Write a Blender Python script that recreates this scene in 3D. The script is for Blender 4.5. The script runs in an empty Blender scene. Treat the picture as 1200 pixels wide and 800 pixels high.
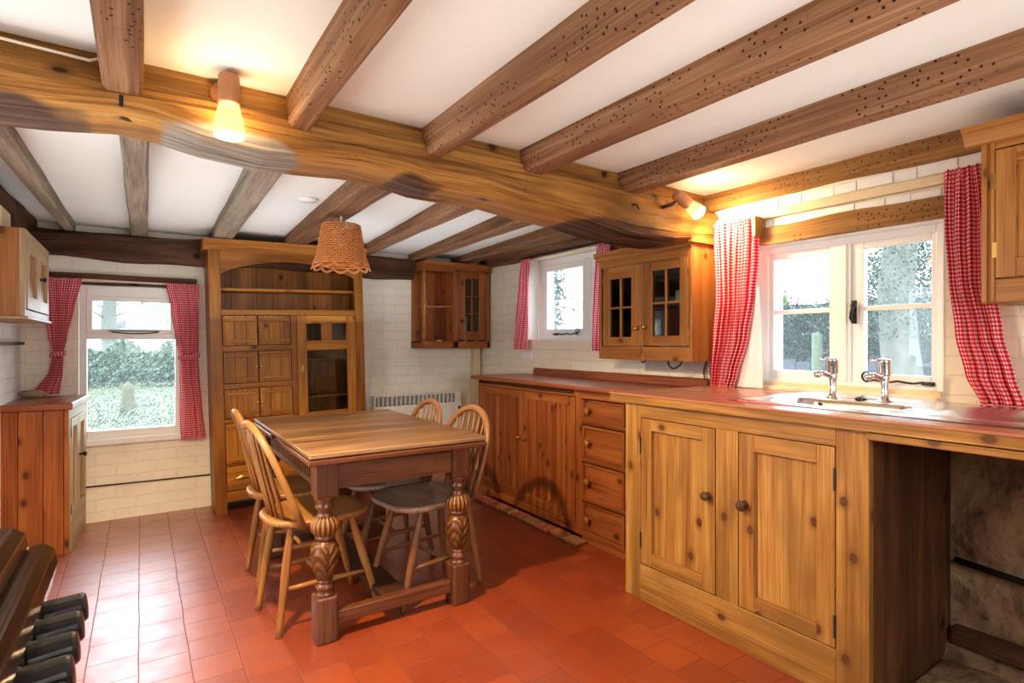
import bpy, math, random
from mathutils import Vector, Matrix
random.seed(7)
PI = math.pi
COL = bpy.context.scene.collection
R = lambda a, b: random.uniform(a, b)

# ---------------------------------------------------------------- mesh builder
class MB:
    def __init__(s):
        s.v, s.f, s.uv, s.mi = [], [], [], []
        s.slot = 0
    def face(s, idx, uv):
        s.f.append(tuple(idx)); s.uv.append(uv); s.mi.append(s.slot)
    def box(s, x0, x1, y0, y1, z0, z1, g=None, M=None):
        x0, x1 = min(x0, x1), max(x0, x1); y0, y1 = min(y0, y1), max(y0, y1); z0, z1 = min(z0, z1), max(z0, z1)
        d = (x1-x0, y1-y0, z1-z0)
        if g is None: g = 'xyz'[d.index(max(d))]
        gi = 'xyz'.index(g)
        P = [(x, y, z) for x in (x0, x1) for y in (y0, y1) for z in (z0, z1)]
        b = len(s.v)
        ou, ov = R(0, 20), R(0, 20)
        for p in P:
            s.v.append(tuple(M @ Vector(p)) if M else p)
        for fc, n in (((0, 1, 3, 2), 0), ((4, 6, 7, 5), 0), ((0, 4, 5, 1), 1), ((2, 3, 7, 6), 1), ((0, 2, 6, 4), 2), ((1, 5, 7, 3), 2)):
            ax = [k for k in (0, 1, 2) if k != n]
            if n == gi: ua, va, us = ax[0], ax[1], .25
            else: ua, va, us = gi, [k for k in ax if k != gi][0], 1
            s.face([b+i for i in fc], [(P[i][ua]*us+ou, P[i][va]+ov+n*.37) for i in fc])
        return s
    def prism(s, poly, axis, a0, a1, g=None):
        """poly: list of 2D points in the two other axes (in xyz order), extruded along axis"""
        n = len(poly); b = len(s.v); ai = 'xyz'.index(axis); g = g or axis; gi = 'xyz'.index(g)
        ou, ov = R(0, 20), R(0, 20)
        def mk(p, a):
            q = list(p); q.insert(ai, a); return tuple(q)
        ring = [[mk(p, a) for p in poly] for a in (a0, a1)]
        s.v += ring[0] + ring[1]
        area = sum(poly[i][0]*poly[(i+1) % n][1]-poly[(i+1) % n][0]*poly[i][1] for i in range(n))
        if ai == 1: area = -area
        if a1 < a0: area = -area
        acc = [0]
        for i in range(n):
            p, q = poly[i], poly[(i+1) % n]; acc.append(acc[-1]+math.hypot(p[0]-q[0], p[1]-q[1]))
        def uvp(P, t):
            if gi == ai: return (P[ai]+ou, t+ov)
            return (P[gi]+ou, P[ai]+t*.2+ov)
        for i in range(n):
            j = (i+1) % n
            idx = [b+i, b+j, b+n+j, b+n+i]
            uv = [uvp(ring[0][i], acc[i]), uvp(ring[0][j], acc[i+1]), uvp(ring[1][j], acc[i+1]), uvp(ring[1][i], acc[i])]
            if area < 0: idx.reverse(); uv.reverse()
            s.face(idx, uv)
        oth = [k for k in (0, 1, 2) if k != ai]
        for k, rv in ((0, True), (1, False)):
            idx = [b+k*n+i for i in range(n)]
            if gi == ai: uv = [(ring[k][i][oth[0]]*.25+ou, ring[k][i][oth[1]]+ov) for i in range(n)]
            else:
                o2 = [q for q in oth if q != gi][0]
                uv = [(ring[k][i][gi]+ou, ring[k][i][o2]+ov) for i in range(n)]
            if rv != (area < 0): idx.reverse(); uv.reverse()
            s.face(idx, uv)
        return s
    def lathe(s, prof, c=(0, 0, 0), M=None, seg=20, wob=None):
        """prof [(r,h)] about local z at c, or matrix M"""
        b = len(s.v); ou, ov = R(0, 20), R(0, 20); n = len(prof)
        for k, (r, h) in enumerate(prof):
            for j in range(seg):
                a = 2*PI*j/seg; rr = r*(wob(a, h) if wob else 1)
                p = Vector((rr*math.cos(a), rr*math.sin(a), h))
                s.v.append(tuple(M @ p) if M else (p.x+c[0], p.y+c[1], p.z+c[2]))
        for k in range(n-1):
            for j in range(seg):
                j2 = (j+1) % seg
                s.face([b+k*seg+j, b+k*seg+j2, b+(k+1)*seg+j2, b+(k+1)*seg+j],
                       [(prof[kk][1]+ou, jj/seg*2*PI*.05+ov) for kk, jj in ((k, j), (k, j+1), (k+1, j+1), (k+1, j))])
        for k, rv in ((0, True), (n-1, False)):
            if prof[k][0] > 1e-4:
                idx = [b+k*seg+j for j in range(seg)]
                uv = [(ou, .05*math.cos(j)+ov) for j in range(seg)]
                if rv: idx.reverse()
                s.face(idx, uv)
        return s
    def tube(s, pts, rad, seg=8, closed=False, flat=None):
        pts = [Vector(p) for p in pts]; n = len(pts); b = len(s.v); ou, ov = R(0, 20), R(0, 20)
        rad = rad if isinstance(rad, (list, tuple)) else [rad]*n
        up = None; L = 0; Ls = []
        for i, p in enumerate(pts):
            if i: L += (p-pts[i-1]).length
            Ls.append(L)
            if closed: t = pts[(i+1) % n]-pts[i-1]
            else: t = pts[min(i+1, n-1)]-pts[max(i-1, 0)]
            t.normalize()
            if up is None:
                up = Vector((0, 0, 1)) if abs(t.z) < .9 else Vector((1, 0, 0))
            side = t.cross(up)
            if side.length < 1e-5: side = t.orthogonal()
            side.normalize(); up = side.cross(t).normalized()
            fx, fy = flat or (1, 1)
            for j in range(seg):
                a = 2*PI*j/seg
                s.v.append(tuple(p+(side*math.cos(a)*fx+up*math.sin(a)*fy)*rad[i]))
        m = n if closed else n-1
        for i in range(m):
            i2 = (i+1) % n
            for j in range(seg):
                j2 = (j+1) % seg
                La, Lb = Ls[i], Ls[i2] if i2 else L+.02
                s.face([b+i*seg+j, b+i*seg+j2, b+i2*seg+j2, b+i2*seg+j],
                       [(La+ou, j/seg*.1+ov), (La+ou, (j+1)/seg*.1+ov), (Lb+ou, (j+1)/seg*.1+ov), (Lb+ou, j/seg*.1+ov)])
        if not closed:
            for i, rv in ((0, True), (n-1, False)):
                idx = [b+i*seg+j for j in range(seg)]
                if rv: idx.reverse()
                s.face(idx, [(ou, ov)]*seg)
        return s
    def grid(s, fn, nu, nv, uvf=None, flip=False):
        b = len(s.v)
        for i in range(nu+1):
            for j in range(nv+1):
                s.v.append(tuple(fn(i/nu, j/nv)))
        for i in range(nu):
            for j in range(nv):
                q = [(i, j), (i+1, j), (i+1, j+1), (i, j+1)]
                if flip: q.reverse()
                s.face([b+a*(nv+1)+c for a, c in q], [(uvf(a/nu, c/nv) if uvf else (a/nu, c/nv)) for a, c in q])
        return s
    def sphere(s, c, r, seg=14, rings=8, sc=(1, 1, 1)):
        prof = [(max(r*math.sin(PI*k/rings), 1e-5), -r*math.cos(PI*k/rings)) for k in range(rings+1)]
        M = Matrix.Translation(c) @ Matrix.Diagonal((sc[0], sc[1], sc[2], 1))
        return s.lathe(prof, M=M, seg=seg)
    def build(s, name, mat, parent=None, bevel=0, smooth=False, kind=None, label=None, origin=None, fix=False):
        org = Vector(ORG.get(parent.name, (0, 0, 0))) if parent else None
        if org is None:
            if origin is not None: org = Vector(origin)
            else:
                xs, ys, zs = zip(*s.v)
                org = Vector(((min(xs)+max(xs))/2, (min(ys)+max(ys))/2, min(zs)))
        me = bpy.data.meshes.new(name)
        me.from_pydata([tuple(Vector(p)-org) for p in s.v], [], s.f)
        uvl = me.uv_layers.new(name='UVMap')
        flat = []
        for u in s.uv:
            for a in u: flat += [a[0], a[1]]
        uvl.data.foreach_set('uv', flat)
        mats = mat if isinstance(mat, (list, tuple)) else [mat]
        for m in mats: me.materials.append(m)
        me.polygons.foreach_set('material_index', s.mi)
        if smooth: me.polygons.foreach_set('use_smooth', [True]*len(s.f))
        if fix:
            import bmesh
            bm = bmesh.new(); bm.from_mesh(me); bmesh.ops.recalc_face_normals(bm, faces=bm.faces); bm.to_mesh(me); bm.free()
        me.update()
        o = bpy.data.objects.new(name, me); COL.objects.link(o)
        if parent: o.parent = parent; ORG[o.name] = org
        else: o.location = org; ORG[o.name] = org
        if bevel:
            m = o.modifiers.new('bevel', 'BEVEL'); m.width = bevel; m.segments = 2; m.limit_method = 'ANGLE'; m.angle_limit = .6
        if kind: o['kind'] = kind
        if label: o['label'] = label
        return o
ORG = {}
def tag(o, label, cat, group=None, kind=None):
    o['label'] = label; o['category'] = cat
    if group: o['group'] = group
    if kind: o['kind'] = kind
    return o
def thing(name, loc, label, cat, group=None):
    o = bpy.data.objects.new(name, None); COL.objects.link(o); o.location = loc; ORG[o.name] = Vector(loc)
    o.empty_display_size = .05
    return tag(o, label, cat, group)
def dup(root, loc, rotz, label):
    r = root.copy(); COL.objects.link(r); r.location = loc; r.rotation_euler = (0, 0, rotz); r['label'] = label
    for ch in list(root.children):
        c = ch.copy(); COL.objects.link(c); c.parent = r
        for g in list(ch.children):
            d = g.copy(); COL.objects.link(d); d.parent = c
    return r
def bx(*a, **k): return MB().box(*a, **k)
def aim(p, q):
    """matrix whose local z runs from p to q"""
    p, q = Vector(p), Vector(q)
    return Matrix.Translation(p) @ (q-p).to_track_quat('Z', 'Y').to_matrix().to_4x4()

# a cabinet face: a runs along it, b is height, d is depth out of the face
class Face:
    def __init__(s, n, pos): s.n, s.pos = n, pos
    def box(s, mb, a0, a1, b0, b1, d0, d1, g='b'):
        sg = 1 if s.n[0] == '+' else -1
        p0, p1 = s.pos+sg*d0, s.pos+sg*d1
        if s.n[1] == 'x': return mb.box(p0, p1, a0, a1, b0, b1, g={'a': 'y', 'b': 'z', 'd': 'x'}[g])
        return mb.box(a0, a1, p0, p1, b0, b1, g={'a': 'x', 'b': 'z', 'd': 'y'}[g])
    def pt(s, a, b, d):
        sg = 1 if s.n[0] == '+' else -1
        return Vector((s.pos+sg*d, a, b)) if s.n[1] == 'x' else Vector((a, s.pos+sg*d, b))

# ---------------------------------------------------------------- materials
def nt(name):
    m = bpy.data.materials.new(name); m.use_nodes = True; t = m.node_tree
    return m, t, t.nodes['Principled BSDF']
class N:
    def __init__(s, t): s.t = t
    def __call__(s, typ, **k):
        n = s.t.nodes.new(typ)
        for a, b in k.items():
            if a == 'ins':
                for kk, vv in b.items(): n.inputs[kk].default_value = vv
            else: setattr(n, a, b)
        return n
    def link(s, a, b): s.t.links.new(a, b)
    def math(s, op, a, b=None, c=None, clamp=False):
        n = s.t.nodes.new('ShaderNodeMath'); n.operation = op; n.use_clamp = clamp
        for i, x in enumerate((a, b, c)):
            if x is None: continue
            if isinstance(x, (int, float)): n.inputs[i].default_value = x
            else: s.t.links.new(x, n.inputs[i])
        return n.outputs[0]
    def mix(s, f, a, b, blend='MIX'):
        n = s.t.nodes.new('ShaderNodeMix'); n.data_type = 'RGBA'; n.blend_type = blend
        for i, x in ((0, f), (6, a), (7, b)):
            if isinstance(x, (int, float)): n.inputs[i].default_value = x
            elif isinstance(x, tuple): n.inputs[i].default_value = x if len(x) == 4 else (*x, 1)
            else: s.t.links.new(x, n.inputs[i])
        return n.outputs[2]
    def ramp(s, f, stops):
        n = s.t.nodes.new('ShaderNodeValToRGB'); e = n.color_ramp.elements
        while len(e) < len(stops): e.new(.5)
        for k, (p, c) in enumerate(stops):
            e[k].position = p; e[k].color = (*c, 1) if len(c) == 3 else c
        s.t.links.new(f, n.inputs[0]); return n.outputs[0]
    def noise(s, vec, scale, detail=3, dist=0, rough=.55):
        n = s.t.nodes.new('ShaderNodeTexNoise'); n.inputs['Scale'].default_value = scale
        n.inputs['Detail'].default_value = detail; n.inputs['Distortion'].default_value = dist; n.inputs['Roughness'].default_value = rough
        if vec is not None: s.t.links.new(vec, n.inputs['Vector'])
        return n.outputs['Fac']
    def mapping(s, vec, sc=(1, 1, 1), loc=(0, 0, 0)):
        n = s.t.nodes.new('ShaderNodeMapping'); n.inputs['Scale'].default_value = sc; n.inputs['Location'].default_value = loc
        s.t.links.new(vec, n.inputs['Vector']); return n.outputs[0]
    def bump(s, h, strength=.3, dist=.01, prev=None):
        n = s.t.nodes.new('ShaderNodeBump'); n.inputs['Strength'].default_value = strength; n.inputs['Distance'].default_value = dist
        s.t.links.new(h, n.inputs['Height'])
        if prev is not None: s.t.links.new(prev, n.inputs['Normal'])
        return n.outputs[0]

def wood(name, dark, mid, light, rough=.45, bands=14, knots=.0, nails=0, bump=.25, patch=.35, spec=.4, holes=0, along=.7):
    m, t, p = nt(name); n = N(t)
    uv = n('ShaderNodeTexCoord').outputs['UV']
    oi = n('ShaderNodeObjectInfo').outputs['Random']
    g1 = n.noise(n.mapping(uv, (along, bands, 1)), 1.0, 3, 1.2)
    g2 = n.noise(n.mapping(uv, (3, 150, 1)), 1.0, 3, .3)
    pt = n.noise(n.mapping(uv, (1.3, 4, 1)), 1.4, 3, .4)
    f = n.math('MULTIPLY_ADD', g2, .6, n.math('MULTIPLY_ADD', g1, .85, -.24))
    c = n.ramp(f, [(.25, dark), (.5, mid), (.78, light)])
    c = n.mix(n.math('MULTIPLY', n.math('SUBTRACT', pt, .44, clamp=True), 5.5*patch, clamp=True), c, tuple(x*.55 for x in mid))
    hgt = n.math('ADD', n.math('MULTIPLY', g1, .6), g2)
    if knots:
        vo = n('ShaderNodeTexVoronoi', voronoi_dimensions='2D', ins={'Scale': 1.0, 'Randomness': 1.0}); n.link(n.mapping(uv, (6.5, 9, 1)), vo.inputs['Vector'])
        sel = n.math('GREATER_THAN', n('ShaderNodeSeparateColor').outputs[0], 1-knots)
        sc = t.nodes[-1] if False else sel.node.inputs[0].links[0].from_node
        n.link(vo.outputs['Color'], sc.inputs[0])
        k = n.math('MULTIPLY', n.math('MULTIPLY', n.math('SUBTRACT', .13, vo.outputs['Distance'], clamp=True), 22, clamp=True), sel)
        c = n.mix(k, c, tuple(x*.22 for x in dark))
        halo = n.math('MULTIPLY', n.math('MULTIPLY', n.math('SUBTRACT', .28, vo.outputs['Distance'], clamp=True), 3, clamp=True), sel)
        c = n.mix(halo, c, tuple(x*.8 for x in dark))
    if holes:
        vo = n('ShaderNodeTexVoronoi', voronoi_dimensions='2D', ins={'Scale': 1.0, 'Randomness': .8}); n.link(n.mapping(uv, (34, 34, 1)), vo.inputs['Vector'])
        k = n.math('MULTIPLY', n.math('SUBTRACT', holes, vo.outputs['Distance'], clamp=True), 14, clamp=True)
        msk = n.math('GREATER_THAN', n.noise(n.mapping(uv, (6, 8, 1)), 1, 1), .5)
        c = n.mix(n.math('MULTIPLY', k, msk), c, (.02, .012, .008))
    hs = n('ShaderNodeHueSaturation'); n.link(c, hs.inputs['Color'])
    hs.inputs['Saturation'].default_value = .96; n.link(n.math('MULTIPLY_ADD', oi, .18, .70), hs.inputs['Value'])
    n.link(hs.outputs[0], p.inputs['Base Color'])
    n.link(n.math('MULTIPLY_ADD', g2, .25, rough-.1), p.inputs['Roughness'])
    p.inputs['Specular IOR Level'].default_value = spec
    n.link(n.bump(hgt, bump, .004), p.inputs['Normal'])
    return m
def plain(name, col, rough=.5, metal=0, spec=.5, noise=.0, nscale=20, emit=None, es=1, bump=0, trans=0):
    m, t, p = nt(name); n = N(t)
    ob = n('ShaderNodeTexCoord').outputs['Object']
    f = n.noise(ob, nscale, 4)
    c = n.mix(f, tuple(x*(1-noise) for x in col), tuple(min(1, x*(1+noise)) for x in col))
    n.link(c, p.inputs['Base Color'])
    p.inputs['Roughness'].default_value = rough; p.inputs['Metallic'].default_value = metal; p.inputs['Specular IOR Level'].default_value = spec
    if emit: p.inputs['Emission Color'].default_value = (*emit, 1); p.inputs['Emission Strength'].default_value = es
    if bump: n.link(n.bump(f, bump, .01), p.inputs['Normal'])
    if trans: p.inputs['Transmission Weight'].default_value = trans
    return m
def glass(name, tint=(1, 1, 1), refl=.12, dust=0):
    m = bpy.data.materials.new(name); m.use_nodes = True; t = m.node_tree; t.nodes.clear(); n = N(t)
    o = n('ShaderNodeOutputMaterial'); tr = n('ShaderNodeBsdfTransparent'); gl = n('ShaderNodeBsdfGlossy'); mx = n('ShaderNodeMixShader')
    tr.inputs[0].default_value = (*tint, 1); gl.inputs['Roughness'].default_value = .02
    fr = n('ShaderNodeFresnel', ins={'IOR': 1.45})
    n.link(n.math('MULTIPLY', fr.outputs[0], refl*8, clamp=True), mx.inputs[0])
    n.link(tr.outputs[0], mx.inputs[1]); n.link(gl.outputs[0], mx.inputs[2]); n.link(mx.outputs[0], o.inputs[0])
    if dust:
        df = n('ShaderNodeBsdfTranslucent', ins={'Color': (.85, .9, .95, 1)}); m2 = n('ShaderNodeMixShader')
        ge = n('ShaderNodeNewGeometry').outputs['Position']
        n.link(n.math('MULTIPLY_ADD', n.math('GREATER_THAN', n.noise(ge, 220, 2), .66), dust*2.5, dust), m2.inputs[0])
        n.link(mx.outputs[0], m2.inputs[1]); n.link(df.outputs[0], m2.inputs[2]); n.link(m2.outputs[0], o.inputs[0])
    return m
def brickwall(name, col, axes='xz', rough=.65, strength=.5, bw=.23, bh=.075, lumps=0.5):
    """painted brickwork: courses in relief under thick paint"""
    m, t, p = nt(name); n = N(t)
    ge = n('ShaderNodeNewGeometry').outputs['Position']
    sp = n('ShaderNodeSeparateXYZ'); n.link(ge, sp.inputs[0])
    cb = n('ShaderNodeCombineXYZ'); n.link(sp.outputs['XYZ'.index(axes[0].upper())], cb.inputs[0]); n.link(sp.outputs['XYZ'.index(axes[1].upper())], cb.inputs[1])
    nz = n('ShaderNodeTexNoise', ins={'Scale': 7., 'Detail': 3.}); n.link(ge, nz.inputs['Vector'])
    wob = n('ShaderNodeVectorMath', operation='MULTIPLY_ADD'); n.link(nz.outputs['Color'], wob.inputs[0]); wob.inputs[1].default_value = (.04, .025, 0); n.link(cb.outputs[0], wob.inputs[2])
    br = n('ShaderNodeTexBrick', ins={'Scale': 1.0, 'Mortar Size': .006, 'Mortar Smooth': .8, 'Brick Width': bw, 'Row Height': bh, 'Color1': (1, 1, 1, 1), 'Color2': (.7, .7, .7, 1), 'Mortar': (0, 0, 0, 1)})
    n.link(wob.outputs[0], br.inputs['Vector'])
    l1 = n.noise(ge, 16, 4); l2 = n.noise(ge, 4, 3)
    h = n.math('MULTIPLY_ADD', l1, lumps, br.outputs['Color'])
    hh = n.math('MULTIPLY_ADD', l2, lumps, h)
    c = n.mix(br.outputs['Fac'], col, tuple(x*.93 for x in col))
    c = n.mix(n.math('MULTIPLY', n.math('SUBTRACT', l2, .45, clamp=True), 1.6, clamp=True), c, tuple(a*b for a, b in zip(col, (.86, .80, .70))))
    c = n.mix(n.math('MULTIPLY', n.math('SUBTRACT', l1, .58, clamp=True), 2., clamp=True), c, tuple(x*.8 for x in col))
    n.link(c, p.inputs['Base Color']); p.inputs['Roughness'].default_value = rough; p.inputs['Specular IOR Level'].default_value = .25
    n.link(n.bump(hh, strength, .012), p.inputs['Normal'])
    return m

# woods
M_OAK = wood('old oak beam', (0.08, 0.03, 0.01), (0.33, 0.15, 0.048), (0.56, 0.3, 0.11), .6, 9, .25, bump=.6, patch=.4, spec=.2, holes=.10, along=.9)
def beam_mat():
    m = wood('main oak beam', (0.12, 0.045, 0.01), (0.49, 0.235, 0.048), (0.78, 0.44, 0.11), .55, 8, .2, bump=.45, patch=.35, spec=.25, holes=.07, along=.8)
    t = m.node_tree; n = N(t); p = t.nodes['Principled BSDF']; src = p.inputs['Base Color'].links[0].from_socket
    uv = n('ShaderNodeTexCoord').outputs['UV']; f = n.noise(n.mapping(uv, (2, 40, 1)), 1, 4, .6)
    g = n.ramp(f, [(.3, (.12, .10, .08)), (.7, (.42, .36, .28))]); d = n.ramp(f, [(.3, (.025, .015, .012)), (.7, (.16, .085, .05))])
    a1 = n('ShaderNodeAttribute', attribute_name='grey_mask'); a2 = n('ShaderNodeAttribute', attribute_name='dark_mask')
    n.link(n.mix(a2.outputs['Fac'], n.mix(a1.outputs['Fac'], src, g), d), p.inputs['Base Color'])
    return m
M_BEAM = beam_mat()
M_OAKG = wood('weathered window lit oak', (0.2, 0.15, 0.11), (0.42, 0.34, 0.25), (0.58, 0.5, 0.39), .75, 10, 0, bump=.7, patch=.35, spec=.1, holes=.12, along=.9)  # weathered grey, lightened further to put the window's light into it
M_JOIST = wood('sawn joist', (0.13, 0.06, 0.028), (0.34, 0.175, 0.085), (0.52, 0.33, 0.2), .65, 16, 0, bump=.5, patch=.3, spec=.2, holes=.16)
M_DARK = wood('dark old timber', (0.045, 0.02, 0.011), (0.145, 0.066, 0.033), (0.25, 0.13, 0.07), .6, 10, .1, bump=.6, patch=.3, spec=.25)
M_LINTEL = wood('lit sawn lintel', (.22, .10, .03), (.42, .22, .07), (.55, .32, .12), .6, 18, 0, bump=.5, patch=.25, spec=.2, holes=.14)  # spotlight's yellow put into the timber colour
M_PINE = wood('orange pine', (0.19, 0.045, 0.008), (0.4, 0.122, 0.022), (0.55, 0.215, 0.05), .38, 11, .28, bump=.12, patch=.3)
M_PINE2 = wood('honey pine', (0.27, 0.098, 0.017), (0.46, 0.19, 0.038), (0.6, 0.29, 0.075), .34, 12, .15, bump=.12, patch=.25)
M_SINKW = wood('worn yellow pine', (0.24, 0.088, 0.014), (0.47, 0.225, 0.042), (0.66, 0.39, 0.11), .42, 16, .34, bump=.3, patch=.6)
M_SINKD = wood('dark cabinet side', (0.04, 0.014, 0.004), (0.13, 0.05, 0.015), (0.22, 0.095, 0.032), .5, 14, .1, bump=.3, patch=.6)
M_DRESS = wood('polished oak dresser', (0.14, 0.042, 0.004), (0.4, 0.145, 0.013), (0.64, 0.29, 0.036), .33, 12, .1, bump=.2, patch=.45, spec=.28)
M_DRESSP = wood('dresser panel', (0.19, 0.06, 0.006), (0.49, 0.195, 0.02), (0.72, 0.37, 0.05), .35, 10, .12, bump=.2, patch=.4, spec=.28)
M_TABLE = wood('table oak', (0.085, 0.028, 0.01), (0.18, 0.062, 0.022), (0.3, 0.125, 0.05), .28, 14, 0, bump=.1, patch=.3, spec=.7)
M_TTOP = wood('worn table top', (0.1, 0.045, 0.02), (0.29, 0.16, 0.075), (0.52, 0.35, 0.19), .34, 9, 0, bump=.15, patch=.6, spec=.5)
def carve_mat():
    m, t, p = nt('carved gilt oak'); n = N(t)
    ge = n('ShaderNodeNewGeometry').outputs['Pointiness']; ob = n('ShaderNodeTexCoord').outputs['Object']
    c = n.ramp(n.math('MULTIPLY_ADD', n.noise(ob, 60, 3), .06, n.math('SUBTRACT', ge, .03)), [(.43, (.016, .006, .003)), (.51, (.12, .045, .011)), (.62, (.42, .21, .06))])  # gilt ridges; crevices darkened in the colour to deepen the carving's shade
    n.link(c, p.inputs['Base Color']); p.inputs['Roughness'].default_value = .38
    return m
M_CARVE = carve_mat()
M_CHAIR = wood('elm chair', (.26, .095, .018), (.43, .19, .045), (.55, .29, .085), .36, 14, 0, bump=.12, patch=.25, spec=.5)
M_CHAIRD = wood('dark elm chair', (0.18, 0.065, 0.02), (0.34, 0.15, 0.05), (0.46, 0.25, 0.11), .36, 14, 0, bump=.12, patch=.3, spec=.5)
M_SEATD = wood('seat with painted sheen', (0.2, 0.11, 0.07), (0.44, 0.28, 0.19), (0.66, 0.48, 0.36), .32, 10, 0, bump=.2, patch=.5, spec=.6)  # greyed and lightened to stand for the window's reflection on the seats
M_PALE = wood('pale and window lit pine', (.42, .28, .14), (.58, .43, .25), (.70, .55, .36), .42, 10, .1, bump=.12, patch=.2)  # paler pine copy with the window's light put into the colour
M_CREAM = plain('cream painted batten', (.68, .56, .36), .5, noise=.12)
M_LINO = plain('red worktop', (.40, .165, .095), .26, noise=.2, nscale=9, spec=.55)
M_WTOP = wood('red pine worktop', (.24, .06, .02), (.38, .11, .04), (.48, .17, .07), .26, 8, 0, bump=.05, patch=.3, spec=.6)
# paint, plaster
M_WALLB = brickwall('painted brick back wall', (.84, .79, .68), 'xz', strength=.3, lumps=.8)
M_WALLR = brickwall('painted brick right wall', (.84, .77, .63), 'yz', strength=.35, lumps=.9)
M_WALLL = brickwall('painted brick left wall', (.82, .80, .78), 'yz', strength=.4, lumps=1)
M_CEIL = plain('ceiling plaster', (.80, .81, .765), .8, noise=.04, nscale=3, spec=.1, bump=.15)
M_WHITE = plain('white gloss paint', (.84, .83, .80), .3, noise=.03)
M_WHITEW = plain('white plaster reveal', (.84, .82, .78), .6, noise=.05)
M_SLOT = plain('dark gap', (.02, .018, .015), .8)
M_RAD = plain('white heater paint', (.80, .78, .72), .4, noise=.04)
# metals and others
M_BRASS = plain('aged brass', (.62, .40, .13), .3, 1, noise=.2)
M_IRON = plain('black iron', (.03, .028, .028), .45, .3)
M_CHROME = plain('chrome', (.80, .80, .82), .08, 1)
M_STEEL = plain('stainless steel', (.72, .72, .72), .22, 1, noise=.04)
M_COPPER = plain('brown spot body', (.36, .17, .08), .4, noise=.1)
M_BULB = plain('lit lamp glass', (1, .95, .85), .3, emit=(1, .87, .62), es=14)
def bell():
    m = bpy.data.materials.new('lit frosted lamp glass'); m.use_nodes = True; t = m.node_tree; t.nodes.clear(); n = N(t)
    o = n('ShaderNodeOutputMaterial'); tr = n('ShaderNodeBsdfTransparent'); em = n('ShaderNodeEmission', ins={'Color': (1, .74, .36, 1), 'Strength': 1.5}); mx = n('ShaderNodeMixShader', ins={0: .45})
    n.link(tr.outputs[0], mx.inputs[1]); n.link(em.outputs[0], mx.inputs[2]); n.link(mx.outputs[0], o.inputs[0])
    return m
M_BELL = bell()
M_BLACK = plain('black enamel', (.018, .017, .018), .18, spec=.6)
M_KNOB = plain('black knob', (.02, .02, .022), .25, spec=.6)
M_BROWNM = plain('bronze trim', (.10, .062, .045), .14, .8, noise=.15)
M_GLASS = glass('window glass', (1, 1, 1), .06, .03)
M_CABG = glass('cabinet glass', (.80, .82, .80), .14)
M_CABLE = plain('dark cable', (.05, .035, .03), .6)
M_WCABLE = plain('white cable', (.75, .68, .55), .5)
M_WICK = plain('wicker cane', (.52, .20, .05), .5, noise=.35, nscale=60)
M_LINING = plain('white curtain lining', (.85, .80, .80), .9, spec=.1)
M_BOOKB = plain('blue cover', (.10, .13, .30), .6); M_BOOKW = plain('pale cover', (.72, .70, .64), .7); M_BOOKR = plain('maroon cover', (.22, .04, .05), .6)
M_CROCK = plain('cream crockery', (.75, .70, .60), .25)

def gingham():
    m, t, p = nt('red gingham cloth'); n = N(t)
    uv = n('ShaderNodeTexCoord').outputs['UV']
    sp = n('ShaderNodeSeparateXYZ'); n.link(uv, sp.inputs[0])
    P = .0155
    a = n.math('LESS_THAN', n.math('FRACT', n.math('DIVIDE', sp.outputs[0], P)), .52)
    b = n.math('LESS_THAN', n.math('FRACT', n.math('DIVIDE', sp.outputs[1], P)), .52)
    s = n.math('MULTIPLY', n.math('ADD', a, b), .5)
    c = n.ramp(s, [(0, (.90, .80, .80)), (.5, (.76, .17, .21)), (1, (.62, .012, .045))])
    n.link(c, p.inputs['Base Color']); p.inputs['Roughness'].default_value = .9; p.inputs['Specular IOR Level'].default_value = .1
    # light through thin cloth
    tl = n('ShaderNodeBsdfTranslucent'); n.link(c, tl.inputs[0]); mx = n('ShaderNodeMixShader', ins={0: .3})
    out = t.nodes['Material Output']; n.link(p.outputs[0], mx.inputs[1]); n.link(tl.outputs[0], mx.inputs[2]); n.link(mx.outputs[0], out.inputs[0])
    return m
M_GING = gingham()

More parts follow.
